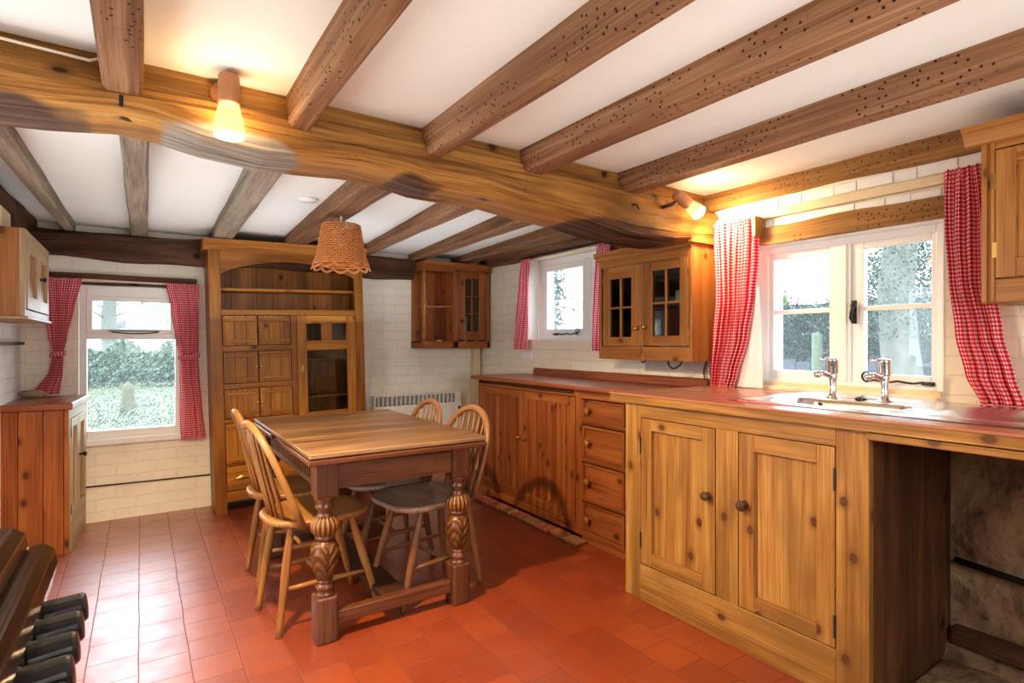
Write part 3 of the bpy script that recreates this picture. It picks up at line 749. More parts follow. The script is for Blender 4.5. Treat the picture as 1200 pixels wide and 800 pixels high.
# --- sink worktop (with the hole for the bowl)
HX0, HX1, HY0, HY1 = 2.045, 2.345, .835, 1.30
wt = thing('sink_worktop', (2.25, .9, .895), 'red topped worktop with a yellow wooden edge carrying the sink', 'worktop')
mb = MB()
for (x0, x1, y0, y1) in ((1.868, HX0, -1.2, 1.975), (HX1, W-.002, -1.2, 1.93), (HX0, HX1, -1.2, HY0), (HX0, HX1, HY1, 1.93)):
    mb.box(x0, x1, y0, y1, .926, .935, g='y')
mb.build('work_surface', M_LINO, wt, bevel=.002)
mb = MB(); mb.box(1.872, 1.90, -1.2, 1.97, .893, .926, g='y'); mb.box(1.90, HX0, .0, 1.93, .905, .926, g='y'); mb.box(1.875, 1.90, -1.2, .836, .868, .8895, g='y')
mb.box(1.90, W-.01, -1.2, .835, .875, .892, g='y')
mb.build('edge_strip', M_SINKW, wt, bevel=.002, label='yellow wooden front edge')
# --- sink
def sink_z(x, y):
    def rbox(cx, cy, hx, hy, r):
        dx, dy = abs(x-cx)-hx+r, abs(y-cy)-hy+r
        return math.hypot(max(dx, 0), max(dy, 0))+min(max(dx, dy), 0)-r
    d = rbox(2.19, 1.07, .135, .215, .07)
    t = min(1, max(0, -d/.05)); t = t*t*(3-2*t)
    z = .941-.15*t
    e = rbox(2.275, .92, .292, .49, .06)
    if e > -.012: z -= .0045*min(1, (e+.012)/.012)
    f = rbox(2.28, .92, .272, .47, .05)
    if -.012 < f < 0: z += .002
    g = rbox(2.28, .60, .20, .20, .03)
    if g < 0 and d > .02:
        z += .0028*math.sin((x-2.08)*2*PI/.04)*min(1, -g/.02)-.003*min(1, -g/.03)
    h = rbox(2.47, 1.09, .06, .17, .03)
    if h < 0: z -= .012*min(1, -h/.02)
    return z
snk = thing('sink', (2.275, .92, .935), 'stainless steel inset sink with a ribbed drainer', 'sink')
mb = MB().grid(lambda u, v: (1.983+.584*u, 1.41-.98*v, sink_z(1.983+.584*u, 1.41-.98*v)), 110, 150, flip=False)
mb.build('basin', M_STEEL, snk, smooth=True, fix=False)
MB().lathe([(.001, .796), (.03, .796), (.034, .794), (.034, .79)], (2.19, 1.07, 0), seg=20).build('waste', M_CHROME, snk, smooth=True)
MB().tube([(2.41, 1.09, .94), (2.40, 1.085, .955), (2.385, 1.075, .957), (2.36, 1.07, .948), (2.33, 1.07, .943)], .005, 6).sphere((2.40, 1.09, .944), .022, sc=(1, 1, .4)).build('plug', M_IRON, snk, smooth=True)
MB().tube([(2.10, 1.095, .942), (2.085, 1.09, .944), (2.07, 1.075, .942)], .006, 6).build('overflow', M_IRON, snk, smooth=True)
# --- taps
tap = thing('tap', (0, 0, 0), 'chrome pillar tap on the left of the sink', 'tap', 'chrome pillar taps')
MB().lathe([(.030, 0), (.030, .004), (.020, .010), (.013, .022), (.012, .06), (.015, .085), (.017, .10), (.0155, .108)], seg=20).build('pillar', M_CHROME, tap, smooth=True)
M_ = Matrix.Translation((0, 0, .104)) @ Matrix.Rotation(-.06, 4, 'Y')
MB().lathe([(.0001, 0), (.019, 0), (.021, .006), (.021, .050), (.023, .053), (.023, .060), (.016, .064), (.0001, .065)], M=M_, seg=20).build('head', M_CHROME, tap, smooth=True)
MB().tube([(0, 0, .088), (-.025, .008, .098), (-.055, .016, .106), (-.072, .02, .104)], [.012, .012, .011, .010], 10).sphere((-.078, .022, .102), .015).build('spout', M_CHROME, tap, smooth=True)
MB().tube([(0, 0, .166), (-.03, .01, .166), (-.055, .02, .160)], [.006, .005, .004], 8).sphere((-.058, .021, .160), .0075).build('lever', M_CHROME, tap, smooth=True)
tap.location = (2.37, 1.183, .938)
dup(tap, (2.385, .998, .938), 0, 'chrome pillar tap on the right of the sink, nearer the drainer')

# --- drawer and cupboard base unit
X1 = 2.17; F = Face('-x', X1)
base = thing('base_cabinet', (2.4, 2.95, 0), 'long orange pine base cabinet with two boarded doors and four drawers', 'cabinet')
mb = MB()
F.box(mb, 3.69, 3.735, .03, .885, -.03, 0); F.box(mb, 2.52, 2.575, .03, .885, -.03, 0); F.box(mb, 1.93, 2.165, 0, .885, -.03, 0)
F.box(mb, 2.575, 3.69, .845, .885, -.03, 0, 'a'); F.box(mb, 2.575, 3.69, .03, .085, -.03, 0, 'a'); F.box(mb, 2.165, 2.52, .84, .885, -.03, 0, 'a'); F.box(mb, 2.165, 2.52, 0, .05, -.03, 0, 'a')
for b in (.705, .485, .255): F.box(mb, 2.165, 2.52, b-.018, b+.006, -.03, -.002, 'a')
mb.box(X1+.03, W-.005, 3.70, 3.735, .03, .885, g='z'); mb.box(X1+.03, W-.01, 1.94, 1.96, .0, .885, g='z')
mb.build('carcass', M_PINE, base, bevel=.002)
F.box(MB(), 2.17, 3.69, .05, .87, -.05, -.045).build('backing', M_SLOT, base)
mb = MB(); F.box(mb, 2.60, 3.70, .862, .884, 0, .012, 'a'); mb.build('moulding', M_DARK, base, bevel=.004)
for a0, a1, kn in ((3.128, 3.688, 3.165), (2.578, 3.124, 3.088)):
    mb = MB()
    F.box(mb, a0, a0+.045, .09, .842, -.022, .004); F.box(mb, a1-.045, a1, .09, .842, -.022, .004); F.box(mb, a0+.045, a1-.045, .09, .155, -.022, .004, 'a')
    n_ = 9; wd = (a1-a0-.09)/n_
    for k in range(n_): F.box(mb, a0+.045+k*wd+.003, a0+.045+(k+1)*wd-.003, .15, .80, -.018, -.006+.003*(k % 2))
    mb.slot = 1
    F.box(mb, a0+.045, a1-.045, .79, .842, -.022, .002, 'a')
    for k in range(4):   # scalloped lower edge of the top rail
        F.box(mb, a0+.045+k*2*wd+wd, a0+.045+(k*2+2)*wd, .775, .79, -.02, .0, 'a')
    d = mb.build('door', [M_PINE, M_PINE], base, bevel=.002)
    knob((X1-.004, kn, .52), (-1, 0, 0), .013, M_BRASS, d, ln=.026)
hz = ((.712, .834), (.492, .682), (.262, .462), (.052, .232))
for b0, b1 in hz:
    mb = MB(); F.box(mb, 2.172, 2.515, b0, b1, -.03, -.008, 'a')
    frame_rect(F, mb, 2.172, 2.515, b0, b1, .018, .018, .014, .014, -.03, .002)
    for q in (.003, .010): F.box(mb, 2.165, 2.52, b0-.022+q, b0-.019+q, -.02, .006, 'a')
    d = mb.build('drawer', M_PINE, base, bevel=.002)
    knob((X1+.008, 2.455, (b0+b1)/2), (-1, 0, 0), .021, M_PINE2, d, ln=.042)
wt2 = thing('pine_worktop', (2.4, 2.9, .885), 'reddish pine worktop with a low upstand above the boarded cupboards and drawers', 'worktop')
mb = MB(); mb.prism([(2.125, .895), (2.125, .908), (2.132, .916), (W-.003, .916), (W-.003, .886), (2.135, .886)], 'y', 1.98, 3.78, g='y'); mb.build('work_surface', M_WTOP, wt2, bevel=.003)
mb = MB(); mb.prism([(W-.035, .9165), (W-.03, .958), (W-.022, .968), (W-.004, .968), (W-.004, .9165)], 'y', 1.98, 3.62, g='y'); mb.build('upstand', M_WTOP, wt2, bevel=.002)
# row of edging bricks in front of the base unit
for k in range(9):
    y0 = 2.46+k*.138
    o = bx(2.075-R(0, .012), 2.155, y0, y0+.125, .0005, .022+R(0, .006)).build('edging_brick', plain('edging brick %d' % k, (.34+R(-.06, .06), .13+R(-.02, .04), .07), .6, noise=.35, nscale=25), bevel=.008)
    tag(o, 'worn floor brick in the row along the foot of the boarded cupboards', 'brick', 'edging bricks before the cupboards')

# --- glazed wall cabinet between the right hand windows
X2 = 2.42; F = Face('-x', X2)
cab = thing('wall_cabinet', (2.53, 2.285, 1.065), 'honey pine wall cabinet with two glazed doors, under the end of the main beam', 'cabinet')
mb = MB()
F.box(mb, 1.93, 1.95, 1.067, 1.70, -.215, 0); F.box(mb, 2.625, 2.645, 1.067, 1.70, -.215, 0)
F.box(mb, 1.95, 2.625, 1.067, 1.145, -.02, 0, 'a'); F.box(mb, 1.95, 2.625, 1.632, 1.70, -.02, 0, 'a'); F.box(mb, 2.272, 2.288, 1.067, 1.64, -.02, .002)
F.box(mb, 1.95, 2.625, 1.067, 1.085, -.215, -.02, 'a'); F.box(mb, 1.95, 2.625, 1.685, 1.70, -.215, -.02, 'a'); F.box(mb, 1.95, 2.625, 1.38, 1.395, -.20, -.04, 'a')
mb.slot = 1; F.box(mb, 1.95, 2.625, 1.085, 1.685, -.215, -.205)
mb.build('carcass', [M_PINE2, M_SINKD], cab, bevel=.002)
mb = MB()
prof = [(X2-.0, 1.672), (X2-.012, 1.68), (X2-.015, 1.695), (X2-.032, 1.712), (X2-.036, 1.728), (W-.004, 1.728), (W-.004, 1.70), (X2, 1.70)]
mb.prism(prof, 'y', 1.925, 2.65, g='y'); mb.box(X2-.03, W-.005, 1.905, 1.93, 1.695, 1.728, g='x'); mb.box(X2-.03, W-.005, 2.645, 2.665, 1.695, 1.728, g='x')
mb.build('cornice', M_PINE2, cab, bevel=.002)
def glazed(F, a0, a1, b0, b1, parent, mat, sl, sr, rb, rt, cols, rows, bar=.012, d0=-.018, d1=.003):
    mb = MB(); frame_rect(F, mb, a0, a1, b0, b1, sl, sr, rb, rt, d0, d1)
    p0, p1, q0, q1 = a0+sl, a1-sr, b0+rb, b1-rt
    for k in range(1, cols): c = p0+(p1-p0)*k/cols; F.box(mb, c-bar/2, c+bar/2, q0, q1, d0+.003, d1-.002)
    for k in range(1, rows): c = q0+(q1-q0)*k/rows; F.box(mb, p0, p1, c-bar/2, c+bar/2, d0+.003, d1-.003, 'a')
    d = mb.build('door', mat, parent, bevel=.0025)
    F.box(MB(), p0-.002, p1+.002, q0-.002, q1+.002, d0+.006, d0+.009).build('pane', M_CABG, d)
    return d
d = glazed(F, 2.29, 2.606, 1.147, 1.63, cab, M_PINE2, .075, .055, .055, .073, 2, 2); knob((X2-.003, 2.312, 1.252), (-1, 0, 0), .014, M_BRASS, d, ln=.03)
d = glazed(F, 1.952, 2.27, 1.150, 1.63, cab, M_PINE2, .056, .064, .056, .055, 2, 2); knob((X2-.003, 2.25, 1.258), (-1, 0, 0), .014, M_BRASS, d, ln=.03)
hinges(F, 1.951, (1.55, 1.22), cab, M_BRASS, .008, .04); hinges(F, 2.607, (1.55, 1.22), cab, M_BRASS, .008, .04)
# contents
def tin(y, z, w, h, m, label, dx=.1):
    o = bx(X2+dx-.03, X2+dx+.04, y-w/2, y+w/2, z, z+h).build('storage_tin', m, bevel=.006); tag(o, label, 'tin', 'things inside the glazed wall cabinet')
tin(2.165, 1.0855, .075, .10, M_BOOKW, 'pale box on the lower shelf behind the right glazed door, left pane'); tin(2.065, 1.0855, .09, .11, M_CROCK, 'cream box on the lower shelf behind the right glazed door, right pane')
tin(2.06, 1.3955, .08, .065, M_CROCK, 'cream tin on the upper shelf behind the right glazed door'); tin(2.50, 1.3955, .06, .11, M_BOOKW, 'pale carton on the upper shelf behind the left glazed door'); tin(2.41, 1.0855, .07, .12, M_BOOKW, 'pale carton on the lower shelf behind the left glazed door')
# cables below
o = MB().tube([(2.50, 2.36, 1.066), (2.49, 2.345, 1.052), (2.48, 2.325, 1.05), (2.48, 2.31, 1.066)], .004, 6).build('cable', M_CABLE, smooth=True); tag(o, 'small loop of cable under the left door of the glazed wall cabinet', 'cable', 'loose cables')
o = MB().tube([(2.48, 2.14, 1.066), (2.48, 2.135, 1.04), (2.48, 2.11, 1.022), (2.48, 2.08, 1.03), (2.48, 2.05, 1.05), (2.48, 2.045, 1.066)], .0055, 6).build('cable', M_CABLE, smooth=True); tag(o, 'thick loop of dark cable under the right door of the glazed wall cabinet', 'cable', 'loose cables')
o = MB().tube([(2.62, 1.99, 1.066), (2.622, 2.005, 1.03), (2.622, 2.01, 1.0), (2.615, 1.998, .97)], .004, 6).build('cable', M_CABLE, smooth=True); tag(o, 'thin cable hanging from the glazed wall cabinet to the upstand by the curtain', 'cable', 'loose cables')
# bare tile patch below
st(bx(W-.003, W, 1.98, 2.46, .99, 1.07).build('trim_4', plain('grey plaster patch', (.50, .42, .36), .7, noise=.15)))

# --- wall cabinet at the right edge of the picture
X3 = 2.35; F = Face('-x', X3)
cab = thing('wall_cabinet', (2.48, .4, 1.30), 'honey pine wall cabinet with moulded edge and brass hinges right of the sink window', 'cabinet')
mb = MB()
F.box(mb, .0, .692, 1.302, 1.86, -.285, -.02, 'b'); F.box(mb, .655, .668, 1.302, 1.86, -.02, 0); F.box(mb, .676, .692, 1.302, 1.86, -.02, 0); F.box(mb, .668, .676, 1.302, 1.86, -.02, -.006)
F.box(mb, .0, .655, 1.302, 1.378, -.02, 0, 'a'); F.box(mb, 0, .655, 1.808, 1.86, -.02, 0, 'a')
mb.build('carcass', M_PINE2, cab, bevel=.003)
d = panel_door(F, .34, .654, 1.382, 1.804, cab, M_PINE2, .052, .052, .062, .045, d0=-.018, d1=.002, rec=.012)
mb = MB(); frame_rect(F, mb, .385, .609, 1.437, 1.766, .010, .010, .010, .010, -.012, -.002); mb.build('bead', M_PINE2, d, bevel=.003)
hinges(F, .656, (1.70, 1.475), cab, M_BRASS, .012, .05)
mb = MB(); mb.prism([(X3, 1.83), (X3-.012, 1.835), (X3-.016, 1.85), (X3-.034, 1.872), (X3-.042, 1.876), (X3-.042, 1.892), (W-.06, 1.892), (W-.06, 1.862), (X3, 1.862)], 'y', 0, .735, g='y')
mb.build('cornice', M_PINE2, cab, bevel=.002)

# --- corner wall cabinet on the back wall
Y4 = 4.3; F = Face('-y', Y4)
cab = thing('wall_cabinet', (2.28, 4.42, 1.12), 'reddish pine corner wall cabinet with open shelves and one small paned door', 'cabinet')
mb = MB()
F.box(mb, 2.247, 2.265, 1.12, 1.80, -.22, 0); F.box(mb, 2.59, 2.61, 1.12, 1.80, -.22, 0); F.box(mb, 2.265, 2.295, 1.12, 1.80, -.02, 0)
F.box(mb, 1.965, 2.61, 1.12, 1.178, -.02, 0, 'a'); F.box(mb, 2.265, 2.61, 1.782, 1.80, -.02, 0, 'a')
mb.prism([(1.955, B-.008), (1.955, 4.33), (1.97, 4.302), (2.61, 4.302), (2.61, B-.008)], 'z', 1.165, 1.18, g='x')
mb.prism([(1.955, B-.008), (1.955, 4.33), (1.97, 4.302), (2.61, 4.302), (2.61, B-.008)], 'z', 1.78, 1.80, g='x')
for k in range(4): mb.box(1.957+k*.075, 1.957+k*.075+.073, B-.02, B-.004, 1.12, 1.80, g='z')
mb.box(2.26, 2.6, B-.02, B-.004, 1.12, 1.8, g='z'); mb.box(1.955, 1.968, Y4+.02, B-.004, 1.12, 1.178, g='y')
mb.build('carcass', M_PINE, cab, bevel=.002)
arc = [(1.962, B-.02)]+[(1.962+.285*math.sin(t)*1.0, B-.02-.19*(1-math.cos(t))) for t in [k*PI/2/8 for k in range(9)]][1:]+[(2.247, B-.02)]
MB().prism(arc, 'z', 1.475, 1.49, g='x').build('shelf', M_PINE2, cab)
prof = [(.013, 0), (.013, .06), (.008, .07), (.013, .085), (.009, .10), (.013, .12), (.008, .14), (.011, .18), (.014, .24), (.014, .29), (.018, .295), (.018, .33), (.014, .335), (.014, .36), (.009, .38), (.013, .40), (.008, .42), (.013, .44), (.009, .46), (.013, .5), (.013, .60)]
MB().lathe([(r*1.35, h) for r, h in prof], (1.987, 4.324, 1.18), seg=14).build('spindle', M_PINE2, cab, smooth=True)
d = glazed(F, 2.297, 2.588, 1.19, 1.782, cab, M_PINE, .068, .085, .078, .055, 2, 3, .012); knob((2.33, Y4-.003, 1.356), (0, -1, 0), .014, M_DARK, d, ln=.028)
mb = MB(); mb.prism([(Y4, 1.795), (Y4-.012, 1.80), (Y4-.018, 1.822), (Y4-.035, 1.84), (Y4-.038, 1.855), (B-.1, 1.855), (B-.1, 1.80), (Y4, 1.80)], 'x', 1.955, 2.625, g='x'); mb.build('cornice', M_PINE, cab, bevel=.002)
for k, (x, w, h, m, lb) in enumerate(((2.375, .03, .20, M_BOOKB, 'blue spined book behind the small paned door'), (2.41, .025, .22, M_BOOKW, 'white spined book behind the small paned door'), (2.44, .03, .18, M_BOOKR, 'maroon spined book behind the small paned door'))):
    o = bx(x-w/2, x+w/2, 4.37, 4.48, 1.1805, 1.1805+h).build('book', m, bevel=.003); tag(o, lb, 'book', 'books in the corner cabinet')
o = bx(2.13, 2.17, 4.36, 4.40, 1.1805, 1.19).build('small_box', M_CROCK, bevel=.003); tag(o, 'tiny pale box on the open bottom shelf of the corner cabinet', 'box')

# --- left wall cabinet, window light put into its pale fronts
X5 = -.42; F = Face('+x', X5)
cab = thing('wall_cabinet', (-.52, 3.58, 1.272), 'pine wall cabinet on the left wall, yellow side, two doors paled as by window light', 'cabinet')
mb = MB(); mb.box(L+.02, X5-.02, 3.20, 3.218, 1.285, 1.668, g='z'); mb.build('side_panel', M_PINE2, cab, bevel=.002, label='yellow knotty pine side')
mb = MB(); mb.box(L+.02, X5-.02, 3.218, 3.96, 1.285, 1.30, g='y'); mb.box(L+.02, X5-.02, 3.218, 3.96, 1.655, 1.668, g='y'); mb.box(L+.02, X5-.02, 3.945, 3.96, 1.30, 1.655, g='z')
F.box(mb, 3.20, 3.24, 1.285, 1.668, -.02, 0); F.box(mb, 3.93, 3.96, 1.285, 1.668, -.02, 0); F.box(mb, 3.24, 3.93, 1.63, 1.668, -.02, 0, 'a'); F.box(mb, 3.24, 3.93, 1.285, 1.315, -.02, 0, 'a')
mb.box(L+.02, X5+.012, 3.19, 3.97, 1.272, 1.285, g='y')
mb.build('carcass', M_PALE, cab, bevel=.002)
d = panel_door(F, 3.243, 3.583, 1.318, 1.628, cab, M_PALE, .055, .055, .06, .05, d0=-.018, d1=.004, rec=.014, pm=M_PINE2)
d = panel_door(F, 3.588, 3.928, 1.318, 1.628, cab, M_PALE, .055, .055, .06, .05, d0=-.018, d1=.004, rec=.014, pm=M_PINE2)
knob((X5+.004, 3.615, 1.48), (1, 0, 0), .012, M_IRON, d, ln=.025)
o = bx(L+.03, -.50, 3.22, 3.44, 1.669, 1.765).build('junction_box', M_CREAM, bevel=.008); tag(o, 'cream painted box on top of the pale wall cabinet at left', 'box')
# --- low cabinet at the left
cab = thing('base_cabinet', (0, 0, 0), 'low orange pine cabinet at left with boarded end and two doors paled as by window light', 'cabinet')
F = Face('+x', 0)   # built about its near front corner, then turned
mb = MB(); xx = -.30
for wd in (.085, .105, .09): mb.box(xx, xx+wd-.002, 0, .018, 0, .797, g='z'); xx += wd
mb.box(-.02, 0, 0, .02, 0, .797, g='z')
mb.build('end_panel', M_PINE, cab, bevel=.003, label='orange boarded end')
mb = MB(); F.box(mb, .02, .06, .0, .797, -.02, 0); F.box(mb, .52, .555, .0, .797, -.02, 0); F.box(mb, .06, .52, .74, .797, -.02, 0, 'a'); F.box(mb, .06, .52, 0.0, .15, -.02, .004, 'a'); mb.box(-.30, -.02, .535, .555, 0, .797, g='z')
mb.build('face_frame', M_PALE, cab, bevel=.002)
F.box(MB(), .06, .52, .15, .74, -.04, -.035).build('backing', M_SLOT, cab)
dd = panel_door(F, .063, .285, .155, .737, cab, M_PALE, .05, .05, .065, .05, d0=-.018, d1=.004, rec=.016, pm=M_PINE)
dd = panel_door(F, .29, .518, .155, .737, cab, M_PALE, .05, .05, .065, .05, d0=-.018, d1=.004, rec=.016, pm=M_PINE)
knob((.004, .315, .50), (1, 0, 0), .016, M_IRON, dd, ln=.034)
hinges(F, .062, (.66, .23), cab)
mb = MB(); mb.box(-.30, .02, -.015, .57, .798, .836, g='y'); mb.build('worktop', M_WTOP, cab, bevel=.006)
cab.location = (-.332, 3.93, 0); cab.rotation_euler = (0, 0, -math.radians(4.2))
o = MB().lathe([(.0001, -.16), (.011, -.155), (.013, -.13), (.009, -.115), (.022, -.105), (.024, 0), (.022, .105), (.009, .115), (.013, .13), (.011, .155), (.0001, .16)], M=Matrix.Translation((-.545, 4.40, .862)) @ Matrix.Rotation(1.571, 4, 'Y') @ Matrix.Rotation(.5, 4, 'X'), seg=16).build('rolling_pin', M_PALE, smooth=True)
o.scale = (.55, .55, .9)
tag(o, 'pale wooden rolling pin lying at the back of the left cabinet top', 'rolling pin')
o = bx(L-.005, L+.03, 3.6, 4.45, 1.155, 1.172).build('wall_rail', M_DARK, bevel=.003); tag(o, 'dark wooden rail on the white left wall below the pale cabinet', 'rail')

# ---------------------------------------------------------------- tall dresser
YD = 4.23; F = Face('-y', YD)
dr = thing('dresser', (.42, YD, 0), 'tall polished oak dresser with open shelves, small plank doors and a glazed door', 'dresser')
mb = MB()
F.box(mb, .42, .492, 0, 1.80, -.03, 0); F.box(mb, 1.405, 1.47, 0, 1.80, -.03, 0)
mb.box(.42, .44, YD+.03, 4.50, 0, 1.80, g='z'); mb.box(1.45, 1.47, YD+.03, 4.50, 0, 1.80, g='z')
mb.box(.44, 1.45, YD+.02, 4.50, 1.36, 1.378, g='x'); F.box(mb, .492, 1.405, 1.352, 1.39, -.03, .004, 'a')
F.box(mb, .935, .972, .33, 1.352, -.03, 0)
for b0, b1 in ((1.103, 1.143), (.848, .884), (.612, .642), (.322, .338), (.085, .152)): F.box(mb, .492, .936, b0, b1, -.03, .003, 'a')
F.box(mb, .972, 1.405, .58, .61, -.03, 0, 'a'); F.box(mb, .936, 1.405, .085, .152, -.03, 0.003, 'a'); F.box(mb, .936, 1.405, .322, .338, -.03, 0, 'a')
mb.box(.44, 1.45, 4.48, 4.50, 0.1, .6, g='z'); mb.box(.44, .96, 4.28, 4.30, .1, 1.36, g='z')
mb.build('carcass', M_DRESS, dr, bevel=.002)
mb = MB()
for k in range(7): mb.box(.44+k*.144, .44+k*.144+.143, 4.482, 4.495, .6, 1.80, g='z')
mb.build('back_panel', M_DRESS, dr, bevel=.002)
mb = MB(); mb.box(.44, 1.45, YD+.04, 4.48, 1.522, 1.54, g='x'); mb.build('shelf', M_DRESSP, dr, bevel=.002)
for z in (.74, 1.02): bx(.98, 1.45, YD+.05, 4.48, z, z+.016, g='x').build('shelf', M_DRESSP, dr, bevel=.002)
arch = [(.492, 1.80), (.492, 1.632)]+[(.492+.913*k/16, 1.632+.10*math.sin(PI*k/16)**.75) for k in range(1, 16)]+[(1.405, 1.632), (1.405, 1.80)]
MB().prism(arch, 'y', YD, YD+.025, g='x').build('arched_fascia', M_DRESS, dr, bevel=.002)
mb = MB(); mb.prism([(YD+.02, 1.79), (YD-.008, 1.79), (YD-.012, 1.805), (YD-.022, 1.812), (YD-.026, 1.825), (YD-.05, 1.842), (YD-.055, 1.86), (4.43, 1.86), (4.43, 1.79)], 'x', .39, 1.50, g='x'); mb.build('cornice', M_DRESS, dr, bevel=.002)
rows = ((1.146, 1.349), (.887, 1.10), (.645, .845), (.341, .61))
for b0, b1 in rows:
    for a0, a1, ka in ((.495, .712, .70), (.718, .932, .73)):
        mb = MB(); wd = (a1-a0)/3
        for k in range(3): F.box(mb, a0+k*wd+.0008, a0+(k+1)*wd-.0008, b0, b1, -.02, -.002)
        F.box(mb, a0+.012, a1-.012, b0+.018, b0+.04, -.004, .008, 'a'); F.box(mb, a0+.012, a1-.012, b1-.04, b1-.018, -.004, .008, 'a')
        d = mb.build('door', M_DRESSP, dr, bevel=.002)
        knob((ka, YD+.002, (b0+b1)/2), (0, -1, 0), .009, M_BRASS, d, ln=.02)
mb = MB(); frame_rect(F, mb, .974, 1.403, .612, 1.350, .068, .068, .03, .06, -.022, .002)
F.box(mb, 1.042, 1.335, 1.095, 1.165, -.022, .002, 'a'); F.box(mb, 1.15, 1.225, 1.165, 1.29, -.022, .002)
d = mb.build('door', M_DRESSP, dr, bevel=.0025)
F.box(MB(), 1.04, 1.337, .64, 1.292, -.014, -.011).build('pane', M_CABG, d)
mb = MB(); F.box(mb, 1.0, 1.016, .945, .985, .002, .005); mb.tube([F.pt(1.008, .975, .006), F.pt(1.014, .97, .016), F.pt(1.002, .962, .018), F.pt(1.008, .955, .012)], .003, 6); mb.build('catch', M_BRASS, d)
mb = MB(); F.box(mb, .495, 1.06, .156, .319, -.02, .002, 'a'); d = mb.build('drawer', M_DRESSP, dr, bevel=.003)
def cup(a, b, parent):
    mb = MB()
    def fn(u, v):
        t = PI*u; s = PI/2*v
        return F.pt(a-.048*math.cos(t)*(.55+.45*math.sin(s) if v < 1 else 1), b+.03*math.sin(t)*math.cos(s)-.008, .003+.022*math.sin(s)*math.sin(t)**.5)
    mb.grid(fn, 16, 8); F.box(mb, a-.05, a+.05, b-.012, b-.006, .002, .006); mb.build('cup_handle', M_BRASS, parent, smooth=True, label='brass cup handle')
cup(.585, .245, d); cup(.95, .25, d)
mb = MB(); F.box(mb, 1.065, 1.40, .156, .319, -.02, .002, 'a'); mb.build('drawer', M_DRESSP, dr, bevel=.003)
mb = MB(); F.box(mb, .975, 1.40, .341, .578, -.02, -.004); mb.build('lower_panel', M_DRESSP, dr, bevel=.003)
dr.rotation_euler = (0, -.027, 0)

# ---------------------------------------------------------------- heater, socket
ht = thing('panel_heater', (1.99, 4.528, .1), 'white panel heater with a slotted top on the back wall behind the table', 'heater')
mb = MB(); mb.box(1.60, 2.36, 4.455, 4.5295, .10, .635); mb.box(1.60, 2.36, 4.455, 4.515, .715, .725); mb.box(1.60, 1.612, 4.455, 4.515, .635, .715); mb.box(2.348, 2.36, 4.455, 4.515, .635, .715)
for k in range(1, 19): mb.box(1.60+.040*k-.004, 1.60+.040*k+.004, 4.457, 4.515, .635, .715)
for k in range(1, 5): mb.box(1.612, 2.348, 4.466, 4.476, .64+.016*k, .643+.016*k)
for k in range(1, 8): mb.box(1.60+.095*k-.0015, 1.60+.095*k+.0015, 4.452, 4.456, .14, .60)
mb.build('casing', M_RAD, ht, bevel=.003)
bx(1.61, 2.35, 4.49, 4.50, .64, .712).build('slot_back', plain('heater inner grey', (.22, .21, .19), .6), ht)
bx(2.36, 2.41, 4.45, 4.515, .10, .73).build('end_cap', M_RAD, ht, bevel=.006)
bx(2.378, 2.392, 4.438, 4.452, .575, .60).build('control_knob', M_IRON, ht, bevel=.003)
o = bx(W-.012, W-.001, 3.67, 3.80, 1.025, 1.09).build('wall_socket', M_WHITEW, bevel=.004); tag(o, 'white wall socket plate below the narrow curtain of the small window', 'socket')

# ---------------------------------------------------------------- table
tb = thing('dining_table', (.91, 2.76, 0), 'old oak draw leaf table with carved bulbous legs', 'table')
mb = MB(); mb.box(.523, 1.297, 2.155, 3.365, .729, .75, g='x')
mb.build('tabletop', M_TTOP, tb, bevel=.005)
mb = MB(); mb.box(.523, 1.297, 2.15, 2.66, .704, .726, g='x'); mb.build('draw_leaf', M_TABLE, tb, bevel=.005)
mb = MB(); mb.box(.523, 1.297, 2.90, 3.37, .704, .726, g='x'); mb.build('draw_leaf', M_TABLE, tb, bevel=.005)
mb = MB(); mb.box(.64, 1.155, 2.218, 2.24, .592, .69, g='x'); mb.box(.64, 1.155, 3.285, 3.305, .592, .69, g='x')
mb.box(1.20, 1.222, 2.28, 3.24, .592, .69, g='y'); mb.build('apron', M_TABLE, tb, bevel=.003)
mb = MB(); mb.box(.578, .594, 2.285, 3.235, .592, .615, g='y'); mb.box(.578, .594, 2.285, 3.235, .672, .70, g='y'); mb.box(.592, .60, 2.285, 3.235, .60, .69, g='y')
n_ = 26
for k in range(n_+1): yk = 2.285+.95*k/n_; mb.box(.578, .594, yk-.011, yk+.011, .615, .672, g='z')
mb.slot = 1; mb.box(.5905, .5925, 2.29, 3.23, .612, .675)
mb.build('fluted_apron', [M_TABLE, M_SLOT], tb, bevel=.002, label='apron with a row of narrow upright slots')
def carve(n, amp): return lambda a, h: 1+amp*math.cos(n*a)
